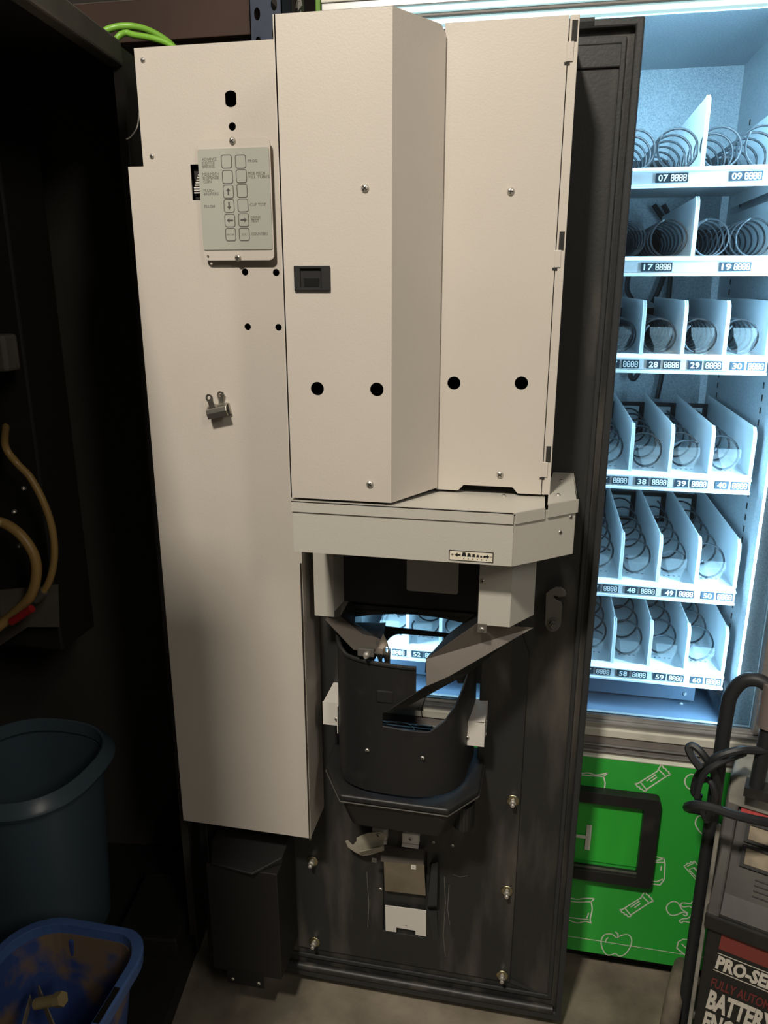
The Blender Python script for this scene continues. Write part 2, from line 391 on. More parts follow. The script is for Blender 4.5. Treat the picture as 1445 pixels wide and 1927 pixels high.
screw(437.5,265,KY,keypad); screw(448,485,KY,keypad)

# ---- tall middle cover and right cover
CY, RY = -.24, -.15
CB, CT = 1.197, 1.824
cov = MB().plate([(-.356,CB),(-.203,CB),(-.203,CT),(-.356,CT)], [circ(*xz(597,731.5,CY), .0096, 24), circ(*xz(709,733,CY), .0096, 24)], CY, CY+.0018).build('middle_cover', M['paint'], door)
def wall(mb, a, b, z0, z1, t=.0018):
    d = Vector((b[0]-a[0], b[1]-a[1])).normalized(); n = Vector((-d.y, d.x))*t
    return mb.hull([(a[0],a[1],z0),(b[0],b[1],z0),(b[0]+n.x,b[1]+n.y,z0),(a[0]+n.x,a[1]+n.y,z0)], [(a[0],a[1],z1),(b[0],b[1],z1),(b[0]+n.x,b[1]+n.y,z1),(a[0]+n.x,a[1]+n.y,z1)])
a, b = (-.203,CY), (-.148,RY-.006)
dv = (Vector(b)-Vector(a)); nrm = Vector((-dv.y, dv.x)).normalized()*.0018
L = dv.length
ch = MB().plate([(0,CB),(L,CB+.004),(L,CT-.010),(L-.010,CT-.001),(0,CT)], [], 0, .0018, lambda s, t, z: (a[0]+dv.x*s/L+nrm.x*t/.0018, a[1]+dv.y*s/L+nrm.y*t/.0018, z))
ch.build('angled_face', M['paint'], cov)
wall(MB(), b, (-.1485,RY+.05), CB+.004, CT-.012).build('cover_flange', M['paint'], cov)
wall(MB(), (-.3545,PY-.001), (-.3545,CY), CB, CT).build('cover_side', M['paint'], cov)
MB().prism_z([(-.35,CY+.006),(-.205,CY+.006),(-.152,RY-.002),(-.152,RY+.04),(-.35,RY+.04)], 1.225, 1.23).prism_z([(-.35,CY+.01),(-.205,CY+.01),(-.155,RY),(-.155,RY+.04),(-.35,RY+.04)], 1.80, 1.805).build('inner_shelf', M['gap'], cov)
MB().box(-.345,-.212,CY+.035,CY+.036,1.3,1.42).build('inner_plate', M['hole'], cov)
screw(687,354,CY,cov); screw(696,911,CY,cov)
lx0, lz1 = xz(553.5,500.5,CY); lx1, lz0 = xz(622.5,548,CY)
ltc = MB().plate([(lx0,lz0),(lx1,lz0),(lx1,lz1),(lx0,lz1)], [[(lx0+.009,lz0+.004),(lx1-.013,lz0+.004),(lx1-.013,lz1-.004),(lx0+.009,lz1-.004)]], CY-.004, CY).build('paddle_latch', M['shell'], cov, bevel=.0015)
MB().box(lx0+.009,lx1-.013,CY-.0004,CY-.0001,lz0+.004,lz1-.004).hull([(lx0+.014,CY-.001,lz0+.006),(lx1-.016,CY-.001,lz0+.006),(lx1-.016,CY-.0035,lz0+.017),(lx0+.014,CY-.0035,lz0+.017)],[(lx0+.014,CY,lz0+.006),(lx1-.016,CY,lz0+.006),(lx1-.016,CY,lz0+.017),(lx0+.014,CY,lz0+.017)]).build('latch_paddle', M['blackmetal'], cov)
# right cover
HX = .0085
rc_outer = [(-.150,CB),(-.113,CB+.002),(-.103,CB-.001),(-.100,CB+.006),(-.033,CB+.004),(-.026,CB),(HX,CB+.001),(HX,1.828),(-.150,1.828)]
rcov = MB().plate([(-.150,CB),(-.116,CB),(-.108,CB+.009),(-.034,CB+.009),(-.026,CB),(HX,CB),(HX,1.828),(-.150,1.828)], [circ(*xz(854,721,RY), .0097, 24), circ(*xz(981,721,RY), .0097, 24)], RY, RY+.0018).build('right_cover', M['paint'], door)
screw(961,360,RY,rcov); screw(940.5,893,RY,rcov)
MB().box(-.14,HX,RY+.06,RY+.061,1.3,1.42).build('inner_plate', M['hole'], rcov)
hz = [1.788, 1.535, 1.237]
segs = []; z_prev = CB
hm = MB().box(HX+.0012,.0215,RY+.0005,RY+.0025,CB,1.828)
hs = hm.build('hinge_strip', M['paint'], rcov, bevel=.0005)
MB().box(.0195,.0215,RY+.0025,0,CB,1.828).build('cover_side', M['paint'], rcov)
for z in hz:
    MB().box(HX-.001,.0165,RY-.0012,RY+.0012,z-.013,z+.010).build('hinge_tab', M['paint'], rcov, bevel=.0008)
    MB().box(.0125,.0195,RY-.0002,RY+.0022,z+.010,z+.034).build('hinge_slot', M['gap'], rcov)
    MB().box(HX-.003,.0125,RY-.0002,RY+.0022,z-.017,z-.013).build('hinge_slot', M['gap'], rcov)
MB().box(-.14,.02,RY+.004,-.0,1.818,1.822).build('cover_top', M['paint'], rcov)
MB().box(.005,.045,-.012,-.002,1.852,1.863).build('top_clip', M['blackmetal'], door)

# ---- cup dispenser shelf box
BZ0, BZ1 = 1.112, 1.180
bpoly = [(-.353,0),(-.353,-.238),(-.027,-.238),(.059,-.165),(.059,0)]
box = MB()
for i in range(4): wall(box, bpoly[i+1], bpoly[i], BZ0, BZ1+.008, .0015)
shelf = box.build('cup_shelf_box', M['paint2'], door)
lid = MB().prism_z([(-.354,0),(-.354,-.2420),(-.0270,-.2420),(.0150,-.2068),(.0145,-.1),(.02,0)], 1.1905, 1.1925)
lidp = lid.build('shelf_lid', M['paint2'], shelf)
mb = MB(); wall(mb, (-.0275,-.2405), (-.354,-.2405), 1.1755, 1.1925, .0015); wall(mb, (.0150,-.2052), (-.0255,-.2396), 1.1755, 1.1925, .0015); mb.build('lid_lip', M['paint2'], shelf, bevel=.0004)
cap = MB().prism_z([(.0185,-.201),(.0615,-.1645),(.060,0),(.028,0),(.021,-.08)], 1.195, 1.197)
capo = cap.build('shelf_cap', M['paint2'], door)
mb = MB(); wall(mb, (.0625,-.1650), (.0195,-.2020), 1.177, 1.197, .0015); mb.build('cap_lip', M['paint2'], capo)
MB().box(.0600,.0615,-.165,0,1.179,1.197).build('cap_side', M['paint2'], capo)
for q in ((1047,927),(1056,905)):
    p = at(*q, -.12); p = Vector((p.x, p.y, 1.197)); 
for x, y in ((.034,-.150),(.040,-.06),(-.046,-.155)):
    instance(SCREW_S, 'screw', (x, y, 1.197 if x > 0 else 1.1925), capo if x > 0 else shelf, (-math.pi/2, 0, 0))
for q in ((.0385,1.150),(.0525,1.171)):
    t = (q[0]+.027)/.086; instance(SCREW_S, 'screw', (q[0], -.238+.073*t, q[1]), shelf, (0,0,math.radians(40)))
instance(SCREW_S, 'screw', (.0605,-.14,1.185), capo, (0,0,math.radians(90)))
# cup size sticker
sx0, sz1 = xz(845,1034.5,-.2395); sx1, sz0 = xz(928,1058,-.2395); sz0 = xz(845,1053.5,-.2395)[1]
stk = MB().box(sx0,sx1,-.2402,-.2394,sz0,sz1).build('size_sticker', M['inkblack'], shelf)
fs_ = lambda x, z: (x, -.2407, z)
MB().box(sx0+.0012,sx1-.0012,-.2405,-.2400,sz0+.0012,sz1-.0012).build('sticker_face', M['cream'], shelf)
mb = MB(); zc = (sz0+sz1)/2+.0012; w = sx1-sx0
mb.poly([(sx0+.0085,zc),(sx0+.0125,zc+.0034),(sx0+.0125,zc+.0013),(sx0+.017,zc+.0013),(sx0+.017,zc-.0013),(sx0+.0125,zc-.0013),(sx0+.0125,zc-.0034)], fs_)
mb.poly([(sx1-.0055,zc),(sx1-.0095,zc+.0034),(sx1-.0095,zc+.0013),(sx1-.014,zc+.0013),(sx1-.014,zc-.0013),(sx1-.0095,zc-.0013),(sx1-.0095,zc-.0034)], fs_)
mb.poly([(sx0+.003,zc-.0004),(sx0+.007,zc-.0004),(sx0+.007,zc+.0004),(sx0+.003,zc+.0004)], fs_); mb.poly([(sx0+.0046,zc-.002),(sx0+.0054,zc-.002),(sx0+.0054,zc+.002),(sx0+.0046,zc+.002)], fs_)
mb.poly([(sx1-.0045,zc-.0004),(sx1-.0018,zc-.0004),(sx1-.0018,zc+.0004),(sx1-.0045,zc+.0004)], fs_)
x = sx0+.0185
for k in range(6):
    hh = .0062-.0008*k; ww = .0066-.0008*k
    mb.poly([(x,zc-.0018),(x+ww,zc-.0018),(x+ww*.8,zc-.0018+hh),(x+ww*.2,zc-.0018+hh)], fs_); x += ww+.0012
for k in range(6): xx = sx0+.021+k*.0065; mb.poly([(xx,sz0+.003),(xx+.0012,sz0+.003),(xx+.0012,sz0+.0046),(xx,sz0+.0046)], fs_)
mb.build('sticker_print', M['inkblack'], shelf)

# ---- skirts and funnel under the shelf
mb = MB(); P = lambda px, py, Y: tuple(at(px, py, Y))
sk = MB(); z0, z1 = .992, 1.125
wall(sk, (-.027,-.185), (-.076,-.185), z0, z1, -.0015); wall(sk, (.0085,-.130), (-.027,-.185), z0, z1, -.0015)
skr = sk.build('cup_skirt', M['paint2'], door)
screw(908,1093,-.185,skr,True); 
p = at(907,1183,-.19); MB().box(p.x-.007,p.x+.007,p.y-.002,p.y,p.z-.006,p.z+.008).build('tab', M['brown'], skr); instance(SCREW_S,'screw',(p.x,p.y-.002,p.z),skr)
def sheet(quads, name, m_, parent, solid=.0015):
    mb = MB()
    for q in quads: mb.add(q, [tuple(range(len(q)))])
    return mb.build(name, m_, parent, solid=solid)
Q = [P(898,1173,-.185), P(1003,1181,-.131), P(845,1272,-.205), P(802,1291,-.222), P(802,1240,-.205)]
chute = sheet([Q], 'cup_chute', M['brown'], door)
sheet([[P(1003,1181,-.131), P(845,1272,-.205), P(802,1291,-.222), P(735,1334,-.225), P(760,1332,-.21), P(880,1267,-.17), P(952,1211,-.14)]], 'chute_flange', M['blackmetal'], chute)
sheet([[P(898,1173,-.185), P(802,1240,-.205), P(800,1266,-.205), P(848,1190,-.10), P(903,1150,-.06), P(905,1150,-.10)]], 'chute_inner_wall', M['blackmetal'], chute)
fl = [P(645,1105,-.01), P(612,1166,-.085), P(665,1222,-.150), P(708,1229,-.157), P(720,1231,-.155)]
fu = [P(668,1110,-.005), P(640,1160,-.05), P(682,1194,-.09), P(708,1200,-.10), P(720,1206,-.10)]
funnel = MB(); funnel.add(fl+fu, [(i,i+1,i+6,i+5) for i in range(4)])
fun = funnel.build('cup_funnel', M['brown'], door, solid=.0015)
sheet([[fu[0], fu[1], fu[2], fu[3], fu[4], P(726,1172,-.02), P(668,1172,-.015), P(668,1110,-.005)]], 'funnel_floor', M['blackmetal'], fun)
fp = [(721,1192),(729,1208),(735,1230),(734,1252),(716,1252),(707,1228)]
f3 = [xz(*q, -.135) for q in fp]
MB().plate(f3, [circ(*xz(728,1222,-.135), .0022, 10, .006), circ(*xz(721.5,1242,-.135), .0022, 10, .0045)], -.1365, -.135).build('flag_plate', M['steel'], fun)
p = at(690,1231,-.16); MB().box(p.x-.016,p.x+.012,-.160,-.150,p.z-.005,p.z+.009).build('pivot_block', M['hook'], fun, bevel=.001)
MB().lathe([(.0055,0),(.0055,.004),(.003,.007),(.003,.010)], (p.x,-.160,p.z-.001), 'y', 12).build('pivot_bolt', M['chrome'], fun)
# left skirt below the shelf
sk = MB(); wall(sk, (-.336,-.080), (-.372,-.080), .935, 1.125, -.0015); wall(sk, (-.330,-.015), (-.336,-.080), .945, 1.125, -.0015)
sk.build('left_skirt', M['paint2'], door)
fx0, fz1 = xz(766,1040,-.03); fx1, fz0 = xz(862,1112,-.03)
MB().plate(rrect(fx0,fx1,fz0-.006,fz1+.06,.004), [], -.032, -.030).build('back_flap', M['paint2'], door)
MB().box(-.36,.0,-.028,-.006,.945,1.11).build('cup_housing', M['blackmetal'], door)
# guide plate in front of the cup opening
gp = [xz(*q, -.004) for q in ((640,1170),(668,1172.5),(760,1182),(848,1192),(905,1197),(905,1285),(862,1285),(850,1260),(836,1250),(835,1198),(790,1195),(760,1192.5),(746,1193),(736,1198),(728,1207),(712,1232),(696,1252),(690,1300),(690,1385),(640,1385))]
guide = MB().plate(gp, [], -.006, -.003).build('cup_guide_plate', M['blackmetal'], door)
# ---- cup station shell
plan = spline([(-.340,-.004,0),(-.331,-.075,0),(-.312,-.124,0),(-.275,-.147,0),(-.22,-.154,0),(-.165,-.151,0),(-.122,-.130,0),(-.098,-.090,0),(-.088,-.004,0)], 12)
def lerp(t, tab):
    for (a, va), (b, vb) in zip(tab, tab[1:]):
        if t <= b: return va+(vb-va)*(t-a)/(b-a) if b > a else vb
    return tab[-1][1]
Zb = .640
def ztop(x): return lerp(x, [(-.40,.905),(-.325,.905),(-.30,.893),(-.176,.889),(0,.889)])
xa, xb = -.2335, -.1765
cutb = [(xa,.773),(-.153,.768),(-.128,.786),(-.112,.809),(-.101,.838),(-.094,.868),(-.088,.885)]
sh = MB(); prev = None
xs = []
for i in range(len(plan)-1):
    n = 1
    for k in range(n): xs.append(plan[i].lerp(plan[i+1], k/n))
xs.append(plan[-1])
ins = []
for xx in (xa, xb):
    for i in range(len(xs)-1):
        if xs[i].x < xx <= xs[i+1].x:
            ins.append((i, xs[i].lerp(xs[i+1], (xx-xs[i].x)/(xs[i+1].x-xs[i].x))))
for i, p in sorted(ins, key=lambda q: -q[0]): xs.insert(i+1, p)
def col(p, q, f0, f1):
    sh.add([(p.x,p.y,f0(p.x)),(q.x,q.y,f0(q.x)),(q.x,q.y,f1(q.x)),(p.x,p.y,f1(p.x))], [(0,1,2,3)])
for p, q in zip(xs, xs[1:]):
    mid = (p.x+q.x)/2
    zb = lambda x: Zb
    if mid < xa:
        col(p, q, zb, lambda x: .773); col(p, q, lambda x: .773, lambda x: .799); col(p, q, lambda x: .799, ztop)
    elif mid < xb:
        col(p, q, zb, lambda x: lerp(x, cutb)); col(p, q, lambda x: .799+(x-xa)/(xb-xa)*.045, ztop)
    else: col(p, q, zb, lambda x: lerp(x, cutb))
bpy_shell = sh.build('cup_station_shell', M['shell'], door, solid=.003)
bm = bmesh.new(); bm.from_mesh(bpy_shell.data); bmesh.ops.remove_doubles(bm, verts=bm.verts, dist=1e-5); bmesh.ops.recalc_face_normals(bm, faces=bm.faces)
for f in bm.faces: f.smooth = True
bm.to_mesh(bpy_shell.data); bm.free()
q = bpy_shell.modifiers.new('split', 'EDGE_SPLIT'); q.split_angle = math.radians(40)
top = [Vector((p.x,p.y-.001,ztop(p.x))) for p in xs if p.x <= xb+1e-6]
MB().tube(top, .0038, 8).build('rolled_edge', M['shell'], bpy_shell, smooth=True)
cutp = [Vector((p.x,p.y,lerp(p.x,cutb))) for p in xs if p.x >= xa-1e-6]
MB().tube(cutp, .0018, 6).build('cut_edge', M['shell'], bpy_shell, smooth=True)
p = at(724,1311,-.156); MB().box(p.x-.014,p.x+.014,-.1575,-.150,p.z-.011,p.z+.011).build('clip_boss', M['shell'], bpy_shell, bevel=.0015)
for q in ((691,1412),(795,1426)):
    Yq = -.150 if q[0] < 700 else -.1535
    instance(SCREW_S, 'rivet', at(*q, Yq-.003), bpy_shell)
# drip grate inside
gx0, gx1 = -.300, -.168; GZ = .688
grate = MB().box(gx0,gx1,-.125,.006,GZ-.012,GZ-.004).build('drip_grate', M['blackmetal'], door)
for k in range(13): MB().box(gx0,gx1,-.122+k*.0098,-.118+k*.0098,GZ-.004,GZ).build('grate_slat', M['shell'], grate)
ring = [(-.232+.036*math.cos(a), -.036+.036*math.sin(a), GZ+.0008) for a in [2*math.pi*k/32 for k in range(32)]]
MB().tube(ring, .0009, 5, True).build('cup_ring_mark', M['hook'], grate)
p0 = at(756,1318,-.05); p1 = at(796,1338,-.05)
MB().box(p0.x,p1.x,-.05,-.046,p1.z,p0.z+.02).build('hanging_tab', M['hook'], door)
MB().tube(spline([P(803,1300,-.06),P(799,1318,-.06),P(793,1335,-.062),P(795,1350,-.064)],6), .0009, 5).build('thin_wire', M['cord'], door)
# ---- white side brackets
def wbracket(x0, x1, flx, zt, name='side_bracket'):
    z0 = zt-.072
    o = MB().box(x0,x1,-.075,-.0735,z0,zt-.03).box(x0,x1,-.075,0,zt-.0315,zt-.03).build(name, M['white'], door)
    return o
r0 = MB().hull([(-.101,-.078,.752),(-.064,-.078,.756),(-.064,0,.756),(-.101,0,.752)], [(-.101,-.078,.7535),(-.064,-.078,.7575),(-.064,0,.7575),(-.101,0,.7535)])
r0.box(-.101,-.064,-.079,-.0775,.706,.7535).box(-.0655,-.064,-.0775,0,.706,.757).hull([(-.1015,-.079,.700),(-.100,-.079,.700),(-.100,-.095,.697),(-.1015,-.095,.697)],[(-.1015,-.079,.7535),(-.100,-.079,.7535),(-.100,-.095,.750),(-.1015,-.095,.750)])
br = r0.build('side_bracket', M['white'], door)
instance(SCREW_S,'screw',(-.094,-.079,.722),br); instance(SCREW_S,'screw',(-.064,-.05,.742),br,(0,0,math.pi/2)); instance(SCREW_S,'screw',(-.064,-.05,.715),br,(0,0,math.pi/2))
l0 = MB().box(-.362,-.327,-.079,-.0775,.716,.763).box(-.362,-.327,-.0775,0,.7615,.763).box(-.362,-.3605,-.0775,0,.716,.763).box(-.3315,-.330,-.092,-.079,.708,.763)
bl = l0.build('side_bracket', M['white'], door); instance(SCREW_S,'screw',(-.336,-.079,.730),bl)
instance(SCREW_S,'screw',at(890,1401,-.02),door)
# ---- drip tray
TZ = .632
fp_ = [(-.362,-.003),(-.357,-.084),(-.309,-.165),(-.116,-.167),(-.068,-.103),(-.066,-.003)]
tray = MB().prism_z(fp_, TZ-.012, TZ).build('drip_tray_flange', M['shell'], door, bevel=.004, segs=3)
ins_ = lambda k, c=(-.212,-.05): [(c[0]+(x-c[0])*k, (y-c[1])*k+c[1] if y < -.01 else y) for x, y in fp_]
rimp = [Vector((x,y,TZ-.013)) for x, y in fp_]
MB().tube(rimp, .0012, 6).build('flange_lip', M['hook'], tray)
top_, bot_ = ins_(.97), ins_(.80)
MB().hull([(x,y,.552) for x, y in bot_], [(x,y,TZ-.012) for x, y in top_]).build('drip_tray_body', M['shell'], tray, bevel=.008, segs=3)
sp = MB(); arc = [(-.094+.018*math.cos(a), -.100-.022*math.sin(a)) for a in [math.radians(-40+230*k/14) for k in range(15)]]
for (xa_, ya_), (xb_, yb_) in zip(arc, arc[1:]): sp.add([(xa_,ya_,.556),(xb_,yb_,.556),(xb_,yb_,.604),(xa_,ya_,.604)], [(0,1,2,3)])
sp.build('drain_spout', M['shell'], tray, solid=.003)
MB().lathe([(.006,0),(.006,.02)], (-.245,-.09,.535), 'z', 12).build('drain_nub', M['shell'], tray)
# ---- small brackets, hook plate and coin return below
for (pa, pb) in (((700,1558),(728,1587)),((757,1568),(788,1595))):
    x0, z1 = xz(*pa, -.02); x1, z0 = xz(*pb, -.02)
    o = MB().box(x0,x1,-.020,-.0185,z0+.006,z1).box(x0,x1,-.028,-.020,z0+.003,z0+.006).box(x1-.0015,x1,-.020,-.006,z0+.006,z1).box(x0,x1,-.0185,-.006,z1-.0015,z1).build('small_bracket', M['white'], door, bevel=.0006)
    instance(SCREW_S,'screw',((x0+x1)/2,-.020,(z0+z1)/2+.003),o)
hp = [xz(*q, -.030) for q in ((650,1582),(655,1581),(664,1590),(671,1582),(671,1576),(690,1567),(716,1564),(727,1570),(722,1582),(723,1600),(700,1607),(683,1610),(668,1603),(655,1594))]
hk = MB().plate(hp, [], -.0315, -.030).build('hook_plate', M['zinc'], door, bevel=.0005); instance(SCREW_S,'screw',at(712,1571,-.0315),hk)
hb = [P(723,1600,-.0305), P(700,1607,-.0305), P(683,1610,-.0305), P(675,1603,-.042), P(700,1598,-.046), P(722,1592,-.042)]
sheet([hb], 'hook_flange', M['zinc'], hk, .001)
MB().box(-.262,-.175,.02,.045,.187,.401).build('return_recess', M['hole'], door)
cs = MB(); cs.add([P(718,1597,-.006), P(797,1598,-.006), P(797,1627,-.045), P(716,1621,-.045)], [(0,1,2,3)])
cs.build('return_hood', M['brown'], door, solid=.001)
cs = MB(); cs.add([P(722,1620,-.02), P(798,1627,-.02), P(801,1685,-.012), P(724,1676,-.012)], [(0,1,2,3)])
csp = cs.build('return_chute_plate', M['steel'], door, solid=.001)
for q in ((704,1619),(778,1632)):
    p = at(*q, -.048); MB().plate([(p.x-.0048,p.z-.0048),(p.x+.0048,p.z-.0048),(p.x+.0048,p.z+.0048),(p.x-.0048,p.z+.0048)], [circ(p.x,p.z,.0014,8)], -.0485, -.0475).build('square_tab', M['white'] if q[0] > 750 else M['hook'], csp)
wq = [xz(*q, -.008) for q in ((725,1703),(802,1713),(802,1761),(782,1758),(782,1750),(746,1744),(746,1753),(726,1750))]
wp = MB().plate(wq, [circ(*xz(764,1741,-.008), .0022, 10)], -.010, -.008).build('white_plate', M['white'], door)
MB().hull([P(808,1625,0),P(826,1622,0),P(823,1710,0),P(803,1710,0)], [P(812,1625,-.02),P(824,1622,-.02),P(822,1705,-.025),P(804,1705,-.025)]).build('black_guide', M['black'], door, bevel=.001)
MB().hull([P(804,1714,0),P(822,1714,0),P(826,1790,0),P(818,1790,0)], [P(804,1714,-.012),P(822,1714,-.012),P(826,1790,-.004),P(818,1790,-.004)]).build('black_guide', M['black'], door, bevel=.001)
for q in ((716,1673),(851,1591),(815,1585)): instance(SCREW_S,'rivet',at(*q,-.006),door)
# hook latch on the right
hk_ = [xz(*q, -.022) for q in ((1027,1115),(1034,1109),(1045,1103),(1056,1104),(1063,1109),(1066,1117),(1062,1121),(1052,1122),(1043,1119),(1041,1122),(1046,1127),(1056,1131),(1058,1140),(1056,1165),(1055,1176),(1048,1185),(1039,1188),(1030,1184),(1025,1174),(1026,1150))]
lat = MB().plate(hk_, [], -.026, -.022).build('latch_hook', M['hook'], door, bevel=.0008)
p = at(1041,1173,-.026)
MB().lathe([(.0105,0),(.0105,.0015)], (p.x,-.026,p.z), 'y', 20).lathe([(.0082,0),(.0082,.007),(.007,.008)], (p.x,-.0275,p.z), 'y', 6).lathe([(.0045,0),(.0045,.013)], (p.x,-.0275,p.z), 'y', 12).build('latch_nut', M['hook'], lat)
MB().lathe([(.007,0),(.007,.022)], (p.x,0,p.z), 'y', 12).build('latch_spindle', M['hook'], lat)
# ---- coin box at lower left
cb = MB().box(-.602,-.453,-.116,0,.130,.392).build('coin_box', M['darkin'], door, bevel=.002)
tp = [(-.605,0),(-.607,-.075),(-.590,-.118),(-.500,-.128),(-.452,-.085),(-.450,0)]
MB().hull([(x,y,.392) for x,y in tp], [(x,y,.392+.030*(1+y/.128)+.004) for x,y in tp]).build('coin_box_lid', M['blackmetal'], cb, bevel=.002)
tb = MB().box(-.572,-.492,-.1175,-.1155,.100,.135).build('coin_box_tab', M['blackmetal'], cb)
for x in (-.560,-.503): instance(SCREW_S,'screw',(x,-.1175,.112),tb)

# ================================================================== CLIP
cp = at(415,768,PY)
clip = thing('bulldog_clip', (cp.x, PY, cp.z-.02), 'small shiny metal bulldog clip stuck on the beige side panel', 'clip')
ca = math.radians(13)
def cxf(v):
    x, y, z = v; return Vector((cp.x+x*math.cos(ca)-z*math.sin(ca), PY+y, cp.z+x*math.sin(ca)+z*math.cos(ca)))
jw = [(-.0015,.006),(-.010,.0075),(-.019,.002),(-.021,-.004),(-.019,-.013),(-.0165,-.013),(-.018,-.004),(-.016,.0005),(-.009,.0045),(-.0015,.0045)]
mb = MB(cxf); n = len(jw); mb.hull([(-.018,y,z) for y, z in jw], [(.018,y,z) for y, z in jw]); mb.box(-.018,.018,-.006,0,-.013,.0055)
mb.build('jaw', M['clipm'], clip, bevel=.001)
mb = MB(cxf); mb.lathe([(.004,-.015),(.004,.015)], (0,-.012,.004), 'x', 12); mb.build('spring', M['clipm'], clip, smooth=True)
for s, lean, yy in ((-1,-.004,-.019),(1,.010,-.006)):
    mb = MB(cxf); x0 = -.005 if s < 0 else .006; lean = lean*.3
    o_ = [(x0-.0055,.004),(x0+.0055,.004),(x0+.0048+lean*.5,.014),(x0+.0066+lean,.021),(x0+.0048+lean,.026),(x0+lean,.028),(x0-.0048+lean,.026),(x0-.0066+lean,.021),(x0-.0048+lean*.5,.014)]
    mb.plate(o_, [circ(x0+lean, .0215, .0026, 10)], yy, yy+.0012); mb.build('handle', M['clipm'], clip, bevel=.0004)

# ================================================================== DRINKS MACHINE CABINET (left)
ca_ = math.atan2(.14, .99)
O = Vector((-.7588, .3388, 0))
eu = Vector((.1399,-.9902,0))      # along the front opening, towards the camera
ev = Vector((-.9902,-.1399,0))     # into the cabinet
def bxf(v): return O+eu*v[0]+ev*v[1]+Vector((0,0,v[2]))
cabi = thing('vending_machine_cabinet', O+ev*.35+eu*.5, 'dark open cabinet of the drinks machine left of its door', 'cabinet')
CWd, CDp, CH = 1.285, .72, 1.88
MB(bxf).box(0,.025,0,CDp,0.0,CH-.03).build('far_side_wall', M['wallin'], cabi)
MB(bxf).box(CWd-.025,CWd,0,CDp,0,CH-.03).build('near_side_wall', M['darkin'], cabi)
MB(bxf).box(0,CWd,CDp-.02,CDp,0,CH-.03).build('cabinet_back', M['darkin'], cabi)
MB(bxf).box(0,CWd,0,CDp,CH-.03,CH-.002).build('cabinet_roof', M['darkin'], cabi)
MB(bxf).box(0,CWd,0,CDp,.0,.05).build('cabinet_base', M['darkin'], cabi)
MB(bxf).box(0,.315,-.004,.012,0,CH-.004).build('light_stop_jamb', M['wallin'], cabi)  # added to keep the snack machine's LED spill out of the cabinet
MB(bxf).box(.315,CWd,-.006,.02,CH-.034,CH+.004).build('top_bar', M['barmetal'], cabi, bevel=.004)
MB(bxf).box(CWd-.085,CWd,-.080,-.002,.0,CH-.002).build('shadow_column', M['darkin'], cabi, bevel=.003)  # unseen column, added to cast the shadow low on the side panel
# brewer module with hoses
hY = -.10
MB().box(-1.30,-.93,-.02,.10,.78,1.75).build('brewer_module', M['darkin'], cabi, bevel=.004)
MB().hull([P(0,1110,-.05),P(110,1100,-.05),P(112,1180,-.05),P(52,1180,-.05),P(0,1215,-.05)],[P(0,1110,-.03),P(110,1100,-.03),P(112,1180,-.03),P(52,1180,-.03),P(0,1215,-.03)]).build('pump_bracket', M['barmetal'], cabi)
MB().box(*sorted((at(-30,640,-.10).x, at(6,640,-.10).x)), -.10, -.06, at(0,700,-.10).z, at(0,630,-.10).z).build('grey_canister', M['barmetal'], cabi, bevel=.006)
hz1 = spline([(-.99,-.018,at(10,830,hY).z+.01),P(10,840,hY),P(32,872,hY),P(58,900,hY),P(84,950,hY),P(99,1000,hY),P(102,1050,hY),P(92,1095,hY),P(72,1125,hY)], 8)
MB().tube(hz1, .0068, 10).build('thin_hose', M['hose'], cabi, smooth=True)
hz2 = spline([(-1.08,-.018,at(-20,980,hY).z),P(-20,980,hY-.02),P(8,985,hY-.02),P(40,1008,hY-.02),P(64,1045,hY-.02),P(68,1085,hY-.02),P(55,1125,hY-.02),P(20,1160,hY-.02),P(-10,1185,hY-.02),(-1.05,-.018,at(-10,1195,hY).z)], 8)
MB().tube(hz2, .0095, 12).build('thick_hose', M['hose'], cabi, smooth=True)
MB().tube([P(22,1170,hY-.03),P(60,1145,hY-.03)], .0095, 10, taper=lambda t: .8+.8*t*(1-t)).build('red_valve', M['red'], cabi, smooth=True)
MB().tube([P(66,1128,hY),P(84,1112,hY)], .009, 10).build('hose_fitting', M['hook'], cabi)
for q in ((47,918),(29,962),(38,1026)): MB().lathe([(.004,0),(.004,.006),(.002,.008)], at(*q,-.08), 'y', 8).build('fitting_nut', M['chrome'], cabi)
lp = spline([P(262,212,-.02),P(258,240,-.03),P(246,258,-.03),P(238,262,-.03)],6); MB().tube(lp,.0013,6).build('wire_loop', M['hook'], cabi)
MB(bxf).box(.18,.38,.02,.16,.05,.10).build('base_ledge', M['darkin'], cabi, bevel=.004)

# waste bin
bn = thing('waste_bin', (-1.07, -.005, .05), 'dark teal plastic waste bin standing inside the dark cabinet', 'bin')
def sq(r, k=3.2, n=48): # superellipse
    o = []
    for i in range(n):
        a = 2*math.pi*i/n; c_, s_ = math.cos(a), math.sin(a)
        o.append((r*math.copysign(abs(c_)**(2/k), c_), r*math.copysign(abs(s_)**(2/k), s_)))
    return o
def loft(rings, base, cap0=True):
    mb = MB(); n = len(rings[0][0])
    vs = []; fs = []
    for pts, z in rings: vs += [(base[0]+x, base[1]+y, z) for x, y in pts]
    for i in range(len(rings)-1):
        for k in range(n): fs.append((i*n+k, i*n+(k+1)%n, (i+1)*n+(k+1)%n, (i+1)*n+k))
    if cap0: fs.append(tuple(range(n)))
    return mb.add(vs, fs)
k = 2.5; bz = .50
loft([(sq(.128,k),.052),(sq(.150,k),bz-.035)], (-1.07,-.005)).build('bin_body', M['bin'], bn, smooth=True, solid=.004)
